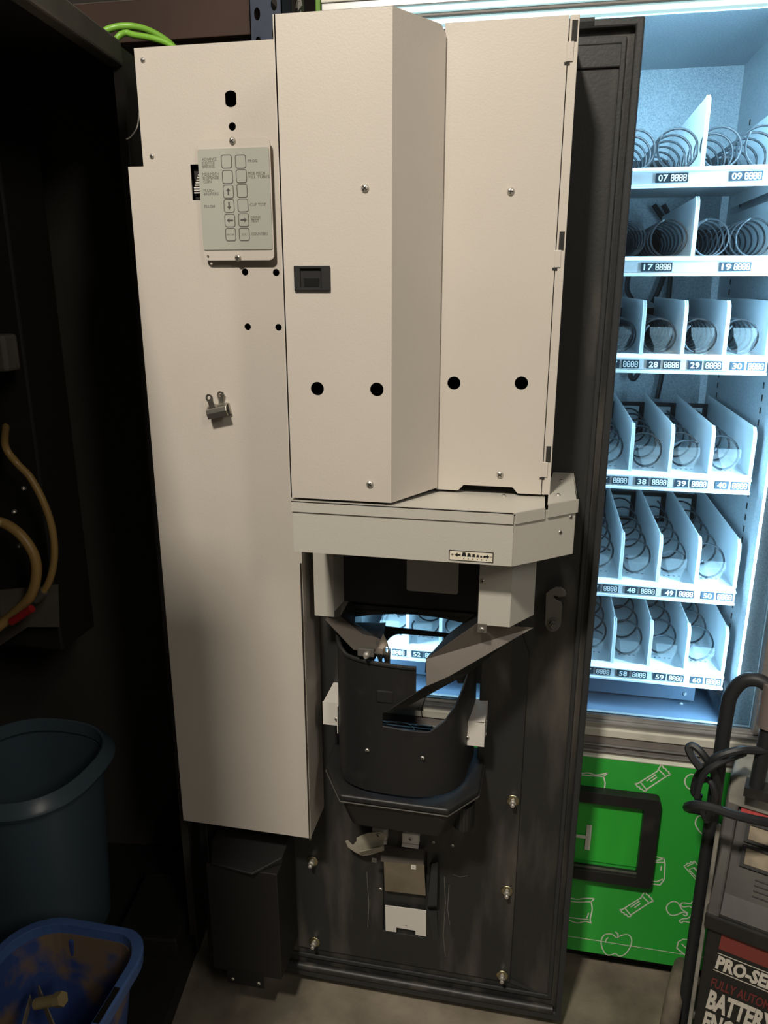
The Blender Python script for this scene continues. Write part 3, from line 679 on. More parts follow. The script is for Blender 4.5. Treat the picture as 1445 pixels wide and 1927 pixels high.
loft([(sq(.150,k),bz-.040),(sq(.172,k),bz-.036),(sq(.177,k),bz-.026),(sq(.175,k),bz-.020),(sq(.156,k),bz),(sq(.152,k),bz-.002),(sq(.149,k),bz-.030)], (-1.07,-.005), False).build('bin_rim', M['bin'], bn, smooth='auto')

# blue crate
kr = thing('recycling_crate', (-.80,-.42,.05), 'muddy blue plastic crate with hand slot in the rim', 'crate')
def crate_ring(d, z):
    # outline: right side straight, rounded far corners, runs towards the camera
    x0, x1, y0, y1, r = -.950+d, -.668-d, -.66+d, -.207-d, .075-d*.5
    p = []
    for cx, cy, a0 in ((x1-r*.8,y1-r,0),(x0+r*1.3,y1-r*1.3,90),(x0+r,y0+r,180),(x1-r,y0+r,270)):
        rr = r*1.3 if a0 == 90 else r
        for kq_ in range(9):
            a = math.radians(a0+90*kq_/8); p.append((cx+(rr if a0 != 0 else r*.8)*math.cos(a), cy+rr*math.sin(a)))
    return p, z
KZ = .300
loft([crate_ring(.050,.052),crate_ring(.020,KZ-.02)], (0,0)).build('crate_body', M['cratein'], kr, solid=.004)
loft([crate_ring(.021,KZ-.028),crate_ring(.002,KZ-.028),crate_ring(0,KZ-.004),crate_ring(.003,KZ),crate_ring(.018,KZ),crate_ring(.020,KZ-.02)], (0,0), False).build('crate_rim', M['crate'], kr, bevel=.001)
p = at(222,1878,-.36); MB().box(-.684,-.672,-.405,-.335,KZ+.0002,KZ+.0012).build('hand_slot', M['hole'], kr, bevel=.0004)
MB().box(-.845,-.835,-.235,-.222,.09,KZ-.03).build('crate_rib', M['cratein'], kr, bevel=.003)
for (pa, pb, rr, lab) in (((45,1927),(58,1878),.004,'short pale plastic strip standing in the blue crate, left'),((98,1927),(72,1862),.0045,'long pale plastic strip leaning in the blue crate, right')):
    A_ = CAM+(at(*pa,-.5)-CAM)*1.0; B_ = at(*pb,-.33)
    A_ = at(*pa, -.40)
    mb = MB(); d = (B_-A_).normalized(); s_ = d.cross(FW).normalized()*rr*1.7; n_ = d.cross(s_).normalized()*.0012
    base_ = A_-d*.06
    mb.hull([base_-s_-n_, base_+s_-n_, base_+s_+n_, base_-s_+n_], [B_-s_-n_, B_+s_-n_, B_+s_+n_, B_-s_+n_])
    tag(mb.build('plastic_strip', M['strip'], bevel=.0008), lab, 'strip')
p = at(95,1885,-.37)
ft_ = thing('brass_fitting', (p.x,p.y,p.z-.03), 'shiny brass pipe fitting lying in the blue crate', 'fitting')
MB().tube([p+Vector((-.03,0,-.012)), p+Vector((.02,0,.010))], .010, 12).build('fitting_body', M['brasslit'], ft_, smooth='auto')
MB().tube([p+Vector((.012,0,.006)), p+Vector((.026,0,.0125))], .013, 6).build('hex_nut', M['brasslit'], ft_)
jk = MB()
jk.hull([(-.87,-.59,.060),(-.75,-.59,.060),(-.75,-.33,.060),(-.87,-.33,.060)], [(-.85,-.57,.130),(-.77,-.57,.14),(-.77,-.36,.11),(-.85,-.35,.10)])
tag(jk.build('rubbish_bag', M['darkin'], bevel=.02, segs=3), 'crumpled black rubbish bag at the bottom of the blue crate', 'bag')

# ================================================================== SNACK MACHINE
SY = .15
sn = thing('snack_vending_machine', (.16, .5, 0), 'glass fronted snack vending machine with green lower panel, trays empty', 'vending machine')
SX0, SX1, SXW = -.402, .72, .418
GX0, GX1, GZ0, GZ1 = -.366, .447, .640, 1.917
MB().box(SX0,SX0+.012,SY+.02,.95,.06,2.02).build('left_side', M['alu'], sn)
MB().box(SX1-.012,SX1,SY+.02,.95,.06,2.02).build('right_side', M['blackmetal'], sn)
MB().box(SX0,SX1,SY+.02,.95,2.008,2.02).build('top_panel', M['alu'], sn)
MB().box(SX0,SX1,.94,.955,.06,2.02).build('back_panel', M['blackmetal'], sn)
MB().box(SX0+.02,SX1-.02,SY+.05,.93,0,.075).build('toe_kick', M['blackmetal'], sn)
# liner
lin = MB().box(-.378,SXW+.01,.83,.84,.60,2.0).build('liner_back', M['galv'], sn)
MB().box(-.388,-.378,SY+.05,.83,.60,2.0).build('liner_left', M['galv'], sn)
lr = MB().box(SXW,SXW+.01,SY+.05,.83,.60,2.0).build('liner_right', M['galv'], sn)
MB().box(-.378,SXW,SY+.05,.83,1.985,2.0).build('liner_top', M['galv'], sn)
lf = MB().hull([(-.39,.19,.600),(.49,.19,.600),(SXW,.83,.600),(-.378,.83,.600)], [(-.39,.19,.625),(.49,.19,.625),(SXW,.83,.66),(-.378,.83,.66)]).build('liner_floor', M['drop'], sn)
MB().box(-.37,.36,.285,.29,.640,.70).build('drop_panel', M['drop'], sn)
for x, z in ((.315,.680),(.345,.682),(.34,.655),(.335,.63),(-.0,.67),(.12,.675)): MB().lathe([(.004,0),(.004,.002),(.002,.004)], (x,.285,z), 'y', 10).build('panel_bolt', M['alu'], sn)
MB().hull([(SXW-.012,.235,.70),(SXW-.012,.255,.71),(SXW-.012,.21,.635),(SXW-.012,.195,.64)], [(SXW,.235,.70),(SXW,.255,.71),(SXW,.21,.635),(SXW,.195,.64)]).build('stay_arm', M['cord'], sn)
st = MB()
for z in [.66+.024*k for k in range(50)]:
    st.box(SXW-.0012,SXW,.305,.310,z,z+.012); st.box(SXW-.0012,SXW,.70,.705,z,z+.012)
tag(st.build('slot_rows', M['hole'], sn), kind='stuff')
for pts in ([P(1182,520,.80),P(1180,545,.80),P(1190,565,.80),P(1205,590,.80)], [P(1250,515,.80),P(1240,545,.80),P(1228,570,.80)], [P(1262,515,.80),P(1258,560,.80),P(1248,640,.80),P(1246,700,.80),P(1236,750,.80)],
            [P(1190,690,.78),P(1186,706,.78),P(1192,714,.78),P(1200,704,.78),P(1204,690,.78)], [P(1230,385,.80),P(1240,400,.80),P(1250,415,.80)], [P(1248,385,.8),P(1256,400,.8),P(1262,415,.8)]):
    MB().tube(spline(pts,6), .006, 8).build('cord', M['cord'], sn, smooth=True)
MB().box(SX0,SX1,SY+.02,.95,.060,.070).build('base_plate', M['blackmetal'], sn)
MB().box(SXW,SXW+.07,.192,.200,.60,2.0).build('side_reveal', M['galv'], sn)
# front frame rails
def rail(x0,x1,y0,y1,z0,z1,m_): return MB().box(x0,x1,y0,y1,z0,z1).build('frame_rail', M[m_], sn, bevel=.0015)
for z0, z1, y0, m_ in ((.640,.650,.170,'alu'),(.628,.640,.158,'alu'),(.611,.628,.152,'creamrail'),(.592,.611,.156,'brownrail'),(.589,.592,.151,'alu'),(.578,.589,.158,'brownrail'),(.575,.578,.152,'alu'),(.566,.575,.158,'brownrail'),(.5615,.566,.149,'iconw')):
    rail(SX0,SX1,y0,.19,z0,z1,m_)
for z0, z1, y0, m_ in ((1.917,1.928,.166,'glow_step'),(1.928,1.934,.160,'brownrail'),(1.934,1.944,.156,'glow_step'),(1.944,1.956,.152,'alu'),(1.956,2.02,.150,'creamrail')):
    rail(SX0,SX1,y0,.19,z0,z1,'glow_rail' if m_ == 'glow_step' else m_)  # two header steps glow by emission; they are rails, not lamps
for x0, x1, y0, m_ in ((SX0,SX0+.016,.150,'creamrail'),(SX0+.016,SX0+.026,.154,'alu'),(SX0+.026,GX0,.158,'creamrail'),(GX1,GX1+.012,.158,'alu'),(GX1+.012,GX1+.05,.152,'creamrail')):
    MB().box(x0,x1,y0,.19,.650,1.917).build('frame_stile', M[m_], sn, bevel=.0015)
MB().box(GX1+.05,SX1,.150,.19,.650,1.917).build('control_panel', M['blackmetal'], sn, bevel=.003)
MB().box(GX0-.004,GX1+.004,.176,.181,GZ0+.01,GZ1+.004).build('glass_pane', M['glass'], sn)
# LED strips behind the stiles
LEDC = (.42,.74,1.0)
for x, tx, sg in ((SXW-.002,.0,-1),(-.376,.05,1)):
    MB().box(x-.0015,x+.0015,.191,.197,.70,1.90).build('led_strip', M['led'], sn)
    area_light('led_light', (x+sg*.004,.197,1.28), (tx,.245,1.28), .010, 1.26, 12.5, LEDC)
MB().box(-.36,.43,.190,.196,1.955,1.962).build('led_strip', M['led'], sn)
area_light('led_light', (.03,.205,1.95), (.03,.45,1.2), .78, .015, 6.0, LEDC)

# trays
XK = [-.298+.0738*k for k in range(10)]
TF = .25
def helix(r, turns, length, wire, n=26, phase=0):
    N = int(turns*n); pts = [(r*math.cos(phase+2*math.pi*i/n), length*i/N, r*math.sin(phase+2*math.pi*i/n)) for i in range(N+1)]
    me, c_ = MB().tube(pts, wire, 6).mesh('coil', M['coil'], True); me.transform(Matrix.Translation(c_)); return me
COILS = {'wide': helix(.037,6,.40,.0022,phase=2.6), 'tight': helix(.0335,8,.40,.0018,phase=2.0), 'mid': helix(.031,9,.42,.0019,phase=2.4), 'loose': helix(.0295,5,.42,.0021,phase=2.5), 'loose2': helix(.0295,5,.42,.0021,phase=1.0)}
def div_mesh(hh):
    pr = [(0,0),(0,hh-.020),(.004,hh-.008),(.014,hh),(.46,hh),(.46,0)]
    mb = MB(); mb.hull([(-.0011,y,z) for y, z in pr], [(.0011,y,z) for y, z in pr])
    for a, b in zip(pr[:3], pr[1:4]):
        mb.hull([(-.0032,a[0],a[1]),(.0032,a[0],a[1]),(.0032,a[0]+.006,a[1]),(-.0032,a[0]+.006,a[1])], [(-.0032,b[0],b[1]),(.0032,b[0],b[1]),(.0032,b[0]+.006,b[1]),(-.0032,b[0]+.006,b[1])])
    me, c_ = mb.mesh('divider', M['divider']); me.transform(Matrix.Translation(c_)); return me
DIV = {h_: div_mesh(h_) for h_ in (.118,.105,.100,.095)}
ps = MB()
for a, b in zip([(-.010,0),(-.011,.018),(-.020,.038)], [(-.011,.018),(-.020,.038),(-.021,.052)]):
    ps.add([(a[0],-.002,a[1]),(-a[0],-.002,a[1]),(-b[0],-.002+(b[1]-.02)*.2,b[1]),(b[0],-.002+(b[1]-.02)*.2,b[1])], [(0,1,2,3)])
PUSH, c = ps.mesh('product_stop', M['clear']); PUSH.transform(Matrix.Translation(c))
# 8888 display digits
def seg8(mb, x, z, w, h, fn, t):
    g = t*.15
    for (xa_, za_, xb_, zb_) in ((x,z+h,x+w,z+h),(x,z+h/2,x+w,z+h/2),(x,z,x+w,z),(x,z+h/2,x,z+h),(x+w,z+h/2,x+w,z+h),(x,z,x,z+h/2),(x+w,z,x+w,z+h/2)):
        d = Vector((xb_-xa_, zb_-za_)).normalized()*g; mb.ribbon([(xa_+d.x,za_+d.y),(xb_-d.x,zb_-d.y)], t, fn)
e8 = MB(); fn8 = lambda x, z: (x, 0, z)
for k in range(4): seg8(e8, -.0128+k*.0069, -.0048, .0044, .0096, fn8, .00155)
E8, c = e8.mesh('price_digits', M['digit']); E8.transform(Matrix.Translation(c))
tl = MB().box(-.0155,.0155,0,.001,-.0078,.0078); TILE8, c = tl.mesh('price_tile', M['tile']); TILE8.transform(Matrix.Translation(c))
tl = MB().box(-.0125,.0125,0,.001,-.0078,.0078); TILEN, c = tl.mesh('number_tile', M['tile']); TILEN.transform(Matrix.Translation(c))
ROWS = [(1.680,'wide',.118,2),(1.530,'tight',.105,2),(1.355,'mid',.100,1),(1.128,'loose',.095,1),(.898,'loose',.100,1),(.708,'loose',.100,1)]
LAB = {0:[(7,.190,.0265),(9,.312,.0265)], 1:[(7,.179,.026),(9,.313,.026)]}
for r, (zl, ck, dh, every) in enumerate(ROWS):
    zt = zl+.016
    tr = MB().box(-.338,.404,TF+.004,.72,zt-.003,zt).build('tray', M['trayw'], sn)
    MB().box(-.338,.404,TF,TF+.006,zl-.010,zl+.010).build('label_strip', M['trayw'], tr, bevel=.001)
    MB().hull([(-.338,TF-.005,zl+.0105),(.404,TF-.005,zl+.0105),(.404,TF+.012,zl+.017),(-.338,TF+.012,zl+.017)],[(-.338,TF-.005,zl+.0125),(.404,TF-.005,zl+.0125),(.404,TF+.012,zl+.019),(-.338,TF+.012,zl+.019)]).build('strip_top', M['trayw'], tr)
    MB().box(-.338,.404,TF-.005,TF+.004,zl-.016,zl-.0105).build('strip_bottom', M['trayw'], tr, bevel=.001)
    for x in (-.338,.4025): MB().box(x,x+.0015,TF+.01,.72,zt-.028,zt+.02).build('tray_side', M['trayw'], tr)
    MB().box(-.338,.404,.705,.715,zt,zt+.075).build('motor_rail', M['blackmetal'], tr)
    cr_ = {'wide':.037,'tight':.0335,'mid':.031,'loose':.0295}[ck]
    for k in range(10):
        me = COILS['loose2'] if (ck == 'loose' and k % 2 == 0) else COILS[ck]
        instance(me, 'coil', (XK[k]-.002, TF+.028, zt+cr_+.003), tr)
        if r >= 3: MB().box(XK[k]-.022,XK[k]+.022,.698,.705,zt+.012,zt+.066).build('motor_plate', M['trayw'], tr)
        if (k+1) % every == 0: instance(DIV[dh], 'divider', (XK[k]+.0365, TF+.008, zt), tr)
        if r >= 2: instance(PUSH, 'product_stop', (XK[k]-.004, TF+.012, zt), tr)
    dots = MB()
    for k in range(10):
        for j in range(4): dots.box(XK[k]-.020+j*.010,XK[k]-.016+j*.010,TF+.055,TF+.059,zt,zt+.0004)
    tag(dots.build('tray_perforations', M['drop'], tr), kind='stuff')
    lab = LAB.get(r)
    if not lab:
        cols = [7,8,9,10] if r < 5 else [1,2,3,7,8,9,10]
        lab = [(k, XK[k-1]-.014, .0325) for k in cols]
    for k, x, dx in lab:
        instance(TILEN, 'number_tile', (x, TF-.0012, zl), tr); instance(TILE8, 'price_tile', (x+dx, TF-.0012, zl), tr); instance(E8, 'price_digits', (x+dx, TF-.0015, zl), tr)
        t = MB(); text(t, ('%d%d' % (r, k) if k < 10 else '%d0' % (r+1)), x, zl-.0052, .0104, lambda x, z: (x, TF-.0015, z), .0165, 'c', .02); t.build('slot_number', M['digit'], tr)

# green lower door
gpn = MB().box(SX0,SX1,SY,.19,.097,.5615).build('green_panel', M['green'], sn)
MB().box(SX0,SX1,SY+.001,.19,.060,.0955).build('green_plinth', M['green'], sn)
MB().box(SX0,SX1,SY-.0002,.188,.0955,.097).build('seam_line', M['iconw'], sn)
fo = [-.215,.288,.272,.492]; fi = [-.183,.256,.298,.466]
MB().plate(rrect(fo[0],fo[1],fo[2],fo[3],.010), [rrect(fi[0],fi[1],fi[2],fi[3],.003)], SY-.022, SY-.0002).build('hatch_frame', M['shell'], sn, bevel=.002)
flp = MB().hull([(fi[0],SY-.0030,fi[2]+.010),(fi[1],SY-.0030,fi[2]+.010),(fi[1],SY-.006,fi[3]),(fi[0],SY-.006,fi[3])],[(fi[0],SY-.0005,fi[2]+.010),(fi[1],SY-.0005,fi[2]+.010),(fi[1],SY-.0005,fi[3]),(fi[0],SY-.0005,fi[3])]).build('hatch_flap', M['greenflap'], sn)
MB().box(fi[0],fi[1],SY-.016,SY-.012,fi[2]+.001,fi[2]+.004).build('hatch_sill', M['hook'], sn)
t = MB(); text(t, 'PUSH', .158, .338, .064, lambda x, z: (x, SY-.0068, z), .245, 'r', .0); t.build('hatch_lettering', M['iconw'], flp)
# icons (line drawings), measured on the panel
def zc_(x, y): return xz(1040+x/3.267, 1240+y/3.267, SY)
def icon(lines, w=.0026, closed=()):
    mb = MB()
    for i, l in enumerate(lines):
        pts = [zc_(*q) for q in l]
        mb.ribbon(pts, w, lambda x, z: (x, SY-.0006, z), i in closed)
    mb.build('snack_icon', M['iconw'], gpn)
def crv(l, n=6): return [tuple(v)[:2] for v in spline([(x,y,0) for x, y in l], n)]
# wrapped bars
def bar(cx, cy, sx=1.0):
    L = [(-112,42),(-98,48),(-97,36),(-85,52),(-74,68),(-60,66),(-58,78),(-46,76),(-40,88)]
    out = [[(cx-112*sx,cy+42*sx),(cx-90*sx,cy+40*sx),(cx+28*sx,cy-34*sx),(cx+50*sx,cy-72*sx)], [(cx-40*sx,cy+88*sx),(cx-36*sx,cy+76*sx),(cx+85*sx,cy-4*sx),(cx+112*sx,cy-14*sx)],
           [(cx-112*sx,cy+42*sx),(cx-98*sx,cy+50*sx),(cx-96*sx,cy+60*sx),(cx-82*sx,cy+62*sx),(cx-78*sx,cy+74*sx),(cx-64*sx,cy+76*sx),(cx-58*sx,cy+86*sx),(cx-40*sx,cy+88*sx)],
           [(cx+50*sx,cy-72*sx),(cx+62*sx,cy-66*sx),(cx+66*sx,cy-54*sx),(cx+80*sx,cy-50*sx),(cx+84*sx,cy-38*sx),(cx+98*sx,cy-32*sx),(cx+100*sx,cy-20*sx),(cx+112*sx,cy-14*sx)],
           [(cx-74*sx,cy+34*sx),(cx-40*sx,cy+76*sx)], [(cx+36*sx,cy-46*sx),(cx+76*sx,cy-6*sx)], [(cx-38*sx,cy+26*sx),(cx+20*sx,cy-14*sx)], [(cx-14*sx,cy+30*sx),(cx+26*sx,cy+2*sx)]]
    return out
icon(bar(614,724)); icon(bar(515,1500,.95))
# crisp bags
icon([crv([(110,690),(175,702),(220,700),(270,712),(340,700)]), [(340,700),(312,722),(180,712),(100,705)], [(312,722),(322,760),(318,800)]])
icon([crv([(60,1455),(105,1468),(150,1476),(200,1470),(256,1472)]), [(256,1472),(236,1492),(150,1494),(60,1480)], crv([(236,1492),(242,1540),(230,1600),(238,1626)]), crv([(238,1626),(200,1612),(150,1622),(100,1606),(60,1610)]), [(222,1602),(120,1590),(60,1585)], crv([(220,1560),(214,1582),(206,1594)])])
# can
icon([[(560,1240),(640,1238),(684,1228)], [(560,1215),(640,1216),(684,1228),(690,1260),(686,1352),(660,1388),(560,1376)], [(684,1250),(600,1248)], [(668,1272),(664,1300)], [(676,1352),(640,1368),(570,1362)]])
# round biscuit and bottle fragments
icon([crv([(884,718),(850,708),(822,724),(812,752),(824,786),(852,800),(882,784)])])
icon([crv([(926,964),(896,966),(880,990),(878,1020),(905,1062),(960,1110)])])
icon([[(806,1272),(822,1264),(826,1254),(842,1258),(846,1246),(862,1250),(870,1240)], [(806,1272),(920,1400)], [(870,1240),(930,1318)], [(826,1274),(876,1250)], [(838,1294),(868,1282),(926,1350)], [(838,1294),(916,1376)]], .002)
# peanuts
icon([crv([(830,1560),(796,1540),(770,1500),(738,1490),(706,1510),(700,1540),(722,1572),(760,1572),(800,1556),(826,1566),(816,1578),(800,1566)]), crv([(905,1470),(870,1480),(846,1502),(800,1498),(786,1512),(806,1524),(838,1520),(870,1536),(900,1530)]), crv([(900,1556),(866,1554),(836,1590),(800,1596),(780,1608),(790,1622),(806,1612),(850,1620),(880,1616),(906,1590)])])
# apple
icon([crv([(392,1714),(360,1690),(318,1696),(298,1730),(304,1776),(330,1816),(360,1818),(384,1810),(410,1826),(446,1812),(478,1766),(484,1720),(462,1694),(424,1698),(392,1714)]), crv([(400,1708),(400,1690),(384,1676)]), crv([(340,1712),(328,1726),(326,1744)])])
icon([[(880,1728),(800,1722),(772,1738),(762,1776),(850,1850)], [(792,1750),(832,1788)], [(846,1804),(858,1816)]])

# ================================================================== BATTERY CHARGER
CO = Vector((.340,-.110,0)); cth = math.radians(-19.3)
cu_ = Vector((math.cos(cth), math.sin(cth), 0)); cv_ = Vector((-math.sin(cth), math.cos(cth), 0))
def qxf(v): return CO+cu_*v[0]+cv_*v[1]+Vector((0,0,v[2]))
def inv(p): d = Vector(p)-CO; return (d.dot(cu_), d.dot(cv_), d.z)
chg = thing('battery_charger', qxf((.17,.1,0)), 'dusty black wheeled battery charger with handle and wrapped cables', 'battery charger')
CWW = .36
body = MB(qxf).box(0,CWW,.004,.19,.085,.445).build('charger_body', M['chblack'], chg, bevel=.004)
# console: lip, sloping side cheeks, recessed face, top hood
for x0, x1 in ((-.006,.016),(CWW-.016,CWW+.006)):
    cons = MB(qxf); cons.hull([(x0,-.004,.445),(x0,.19,.445),(x0,.19,.655),(x0,.112,.655)], [(x1,-.004,.445),(x1,.19,.445),(x1,.19,.655),(x1,.112,.655)])
    cons.build('console_cheek', M['chgrey'], chg, bevel=.004)
MB(qxf).hull([(.012,.008,.446),(CWW-.012,.008,.446),(CWW-.012,.19,.446),(.012,.19,.446)], [(.012,.030,.475),(CWW-.012,.030,.475),(CWW-.012,.19,.475),(.012,.19,.475)]).build('console_sill', M['chgrey'], chg)
def sl(u, w, off=0):   # point on the recessed sloping face: w 0..1 up
    a_, b_ = Vector((0,.030,.475)), Vector((0,.105,.605)); p = a_.lerp(b_, w); n_ = Vector((0,-(.605-.475),.075)).normalized()
    return Vector((u, p.y, p.z))+n_*off
fc = MB(qxf); fc.add([sl(.012,0),sl(CWW-.012,0),sl(CWW-.012,1),sl(.012,1),(.012,.18,.47),(CWW-.012,.18,.47),(CWW-.012,.18,.60),(.012,.18,.60)], [(0,1,2,3),(4,5,6,7),(0,1,5,4),(1,2,6,5),(2,3,7,6),(3,0,4,7)])
face = fc.build('console_face', M['chgrey'], chg)
hood = MB(qxf); hood.hull([(-.006,.088,.612),(CWW+.006,.088,.612),(CWW+.006,.20,.612),(-.006,.20,.612)], [(-.004,.112,.660),(CWW+.004,.112,.660),(CWW+.004,.20,.660),(-.004,.20,.660)])
hood.build('console_hood', M['chtop'], chg, bevel=.006, segs=3)
MB(qxf).box(-.006,CWW+.006,-.006,.004,.418,.448).build('console_lip', M['chblack'], chg, bevel=.003)
def slab_on(u0,u1,w0,w1,h,m_,name,par):
    q = [sl(u0,w0),sl(u1,w0),sl(u1,w1),sl(u0,w1)]; t = [sl(u0,w0,h),sl(u1,w0,h),sl(u1,w1,h),sl(u0,w1,h)]
    return MB(qxf).hull(q,t).build(name, M[m_], par, bevel=.0008)
slab_on(.020,.32,.89,1.02,.012,'redstrip','red_strip',face)
for w0, w1 in ((.66,.83),(.38,.57)):
    fr = MB(qxf)
    for a4 in ((.032,.31,w0-.03,w0),(.032,.31,w1,w1+.03),(.032,.038,w0,w1),(.302,.31,w0,w1)):
        q = [sl(a4[0],a4[2]),sl(a4[1],a4[2]),sl(a4[1],a4[3]),sl(a4[0],a4[3])]; t_ = [sl(a4[0],a4[2],.007),sl(a4[1],a4[2],.007),sl(a4[1],a4[3],.007),sl(a4[0],a4[3],.007)]; fr.hull(q,t_)
    fr.build('meter_frame', M['chblack'], face)
    slab_on(.038,.302,w0,w1,.002,'meter','meter_window',face)
for w in (.06,.12,.18,.24): slab_on(.06,.30,w,w+.018,.0015,'chblack','console_groove',face)
fq = lambda x, z: (x, .0032, z)
MB(qxf).poly([(.024,.416),(.34,.416),(.34,.378),(.022,.378)], fq).build('red_band', M['chred'], body)
t = MB(qxf); text(t, 'PRO-SERIES', .021, .336, .027, fq, .126, 'l', .045, .10); t.build('lettering', M['chwhite'], body)
t = MB(qxf); t.poly([(.022,.3675),(.33,.3675),(.33,.3695),(.022,.3695)], fq); t.poly([(.019,.3290),(.33,.3290),(.33,.3310),(.019,.3310)], fq); t.build('rule_line', M['chwhite'], body)
t = MB(qxf); text(t, 'FULLY AUTOMATIC', .018, .292, .020, fq, .128, 'l', .02, .08); t.build('lettering', M['chredtext'], body)
t = MB(qxf); text(t, 'BATTERY', .016, .243, .040, fq, .108, 'l', .045, .08); t.build('lettering', M['chwhite'], body)
t = MB(qxf); text(t, 'ENG', .014, .192, .040, fq, .048, 'l', .045, .08); t.build('lettering', M['chwhite'], body)
MB(qxf).box(-.010,-.003,.006,.016,.09,.62).build('edge_trim', M['chtop'], chg, bevel=.002)
# handle: a narrow loop of tube
hu, hv = -.024, .082
hp_ = spline([(hu,hv,.10),(hu,hv,.60),(hu,hv,.79),(hu+.004,hv,.832),(hu+.020,hv,.860),(hu+.044,hv,.866),(hu+.062,hv-.002,.850),(hu+.066,hv-.004,.81),(hu+.064,hv-.004,.74),(hu+.062,hv-.004,.662)], 8)
MB(qxf).tube(hp_, .012, 12).build('handle_tube', M['cord'], chg, smooth=True)
MB(qxf).tube([(hu+.0655,hv-.004,.790),(hu+.066,hv-.004,.868)], .0185, 12).build('handle_sleeve', M['sleeve'], chg, smooth='auto')
MB(qxf).box(hu+.045,hu+.085,hv-.02,hv+.015,.655,.672).build('handle_socket', M['chblack'], chg)
# wheels
for u in (-.044, CWW+.044):
    w_ = MB(qxf); w_.lathe([(.05,-.012),(.074,-.017),(.084,-.0155),(.090,-.010),(.0925,-.003),(.0925,.003),(.090,.010),(.084,.0155),(.074,.017),(.05,.012)], (u,.118,.093), 'x', 28); wo = w_.build('wheel', M['rubber'], chg, smooth='auto')
    h_ = MB(qxf); h_.lathe([(.0,-.015),(.05,-.012),(.05,.012),(.0,.015)], (u,.118,.093), 'x', 20); h_.build('wheel_hub', M['chgrey'], wo)
MB(qxf).tube([(-.045,.118,.093),(CWW+.045,.118,.093)], .008, 8).build('axle', M['hook'], chg)
for u in (.03, CWW-.07): MB(qxf).box(u,u+.04,.01,.05,0,.086).build('front_foot', M['chblack'], chg)
# cables
def cable(pts, r=.0068):
    MB().tube(spline(pts, 8), r, 8).build('cable', M['cord'], chg, smooth=True)
cable([qxf((.20,.195,.58)),qxf((.19,.20,.665)),P(1530,1418,-.02),P(1460,1413,-.05),P(1420,1412,-.06),P(1390,1412,-.07),P(1350,1424,-.07),P(1332,1440,-.06),P(1312,1462,-.03),P(1306,1490,-.03),P(1318,1500,-.03)])
cable([P(1318,1446,-.07),P(1302,1424,-.06),P(1296,1408,-.05),P(1306,1404,-.05),P(1326,1424,-.06),P(1346,1462,-.06),P(1350,1500,-.05),P(1338,1530,-.05)])
cable([P(1310,1500,-.08),P(1322,1460,-.08),P(1345,1440,-.08),P(1380,1425,-.06),P(1400,1418,-.03)], .0055)
cable([qxf((.335,-.008,.43)),qxf((.29,.0,.50)),P(1540,1575,-.16),P(1460,1551,-.14),P(1420,1543,-.15),P(1380,1533,-.155),P(1340,1520,-.15),P(1310,1515,-.14),P(1296,1517,-.12),P(1294,1521,-.08),P(1310,1524,-.05),P(1335,1530,-.02)], .0075)
cable([P(1330,1545,-.05),P(1312,1500,-.05),P(1318,1470,-.05),P(1336,1470,-.06),P(1345,1500,-.065),P(1330,1540,-.05)], .006)

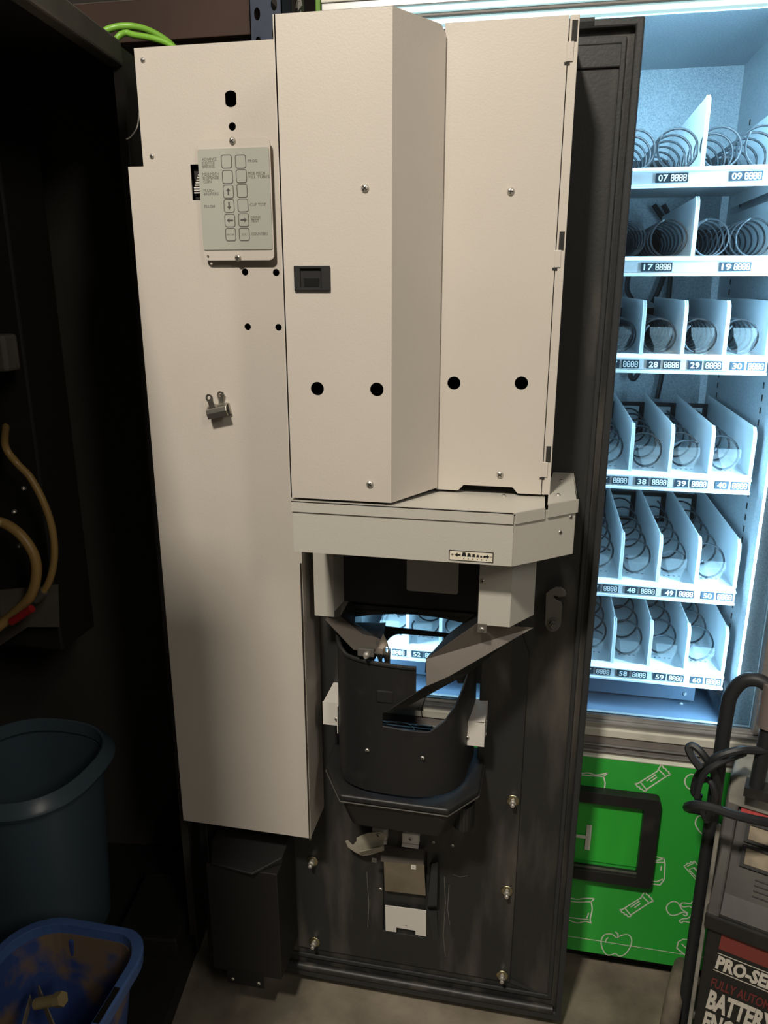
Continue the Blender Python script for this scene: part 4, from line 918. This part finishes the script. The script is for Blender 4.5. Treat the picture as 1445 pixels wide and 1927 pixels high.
# ================================================================== BACKGROUND RACK AND CABLES
RKY = 1.0
rk = thing('pallet_rack', (-1.2, 1.05, 0), 'pallet rack with blue upright and brown board behind the machines', 'rack')
u0 = at(470,40,RKY).x; u1 = at(531,40,RKY).x
up_ = MB().plate([(u0,0),(u1,0),(u1,2.9),(u0,2.9)], [circ(u0+.022,z,.009,14,.016) for z in [2.0+.07*k+.0 for k in range(8)]]+[circ(u1-.022,z+.02,.009,14,.016) for z in [2.0+.07*k for k in range(8)]], RKY, RKY+.003)
up_.box(u0,u0+.003,RKY,RKY+.09,0,2.9).box(u1-.003,u1,RKY,RKY+.09,0,2.9); up_.build('rack_upright', M['rackblue'], rk)
zb_ = at(300,76,RKY+.02).z
MB().box(-2.6,u0+.01,RKY+.02,RKY+.06,zb_,zb_+.105).build('rack_beam', M['rackbrown'], rk, bevel=.002)
MB().box(-2.6,u0+.01,RKY+.06,RKY+.52,zb_+.10,zb_+.12).build('shelf_board', M['barmetal'], rk)
MB().box(at(556,10,RKY).x,at(562,10,RKY).x,RKY+.02,RKY+.05,1.9,2.6).build('grey_strut', M['hook'], rk)
p = at(563,8,RKY); MB().tube(spline([(p.x-.008,RKY,p.z-.008),(p.x,RKY-.01,p.z+.006),(p.x+.008,RKY-.01,p.z+.004),(p.x+.010,RKY-.01,p.z-.008)],5), .0025, 6).build('wire_hook', M['chrome'], rk)
p = at(597,5,RKY+.1)
tag(MB().box(p.x-.006,p.x+.008,RKY+.1,RKY+.13,0,2.7).build('green_post', M['lime'], bevel=.002), 'thin green upright post behind the snack machine', 'post')
tag(MB().tube(spline([P(150,110,.16),P(188,66,.16),P(215,52,.17),P(250,50,.18),P(285,60,.2),P(322,84,.22),P(350,120,.24)],8), .0062, 10).build('green_cable', M['lime'], smooth=True), 'long lime green cable arching over the dark cabinet top', 'cable')
tag(MB().tube(spline([P(200,104,.15),P(222,70,.15),P(238,62,.16),P(252,66,.16),P(290,73,.16),P(325,88,.16),P(345,120,.15)],8), .0055, 10).build('green_cable', M['lime'], smooth=True), 'short lime green cable lying below the longer green one', 'cable')

# ceiling lamps
for lc, sx, sy, e, lb in LAMPS:
    t = thing('ceiling_lamp', lc, lb, 'lamp')
    MB().box(lc[0]-sx/2-.02,lc[0]+sx/2+.02,lc[1]-sy/2-.02,lc[1]+sy/2+.02,lc[2],lc[2]+.05).build('lamp_housing', M['white'], t, bevel=.005)
    MB().tube([(lc[0],lc[1],lc[2]+.05),(lc[0],lc[1],lc[2]+.6)], .008, 8).build('lamp_rod', M['hook'], t)
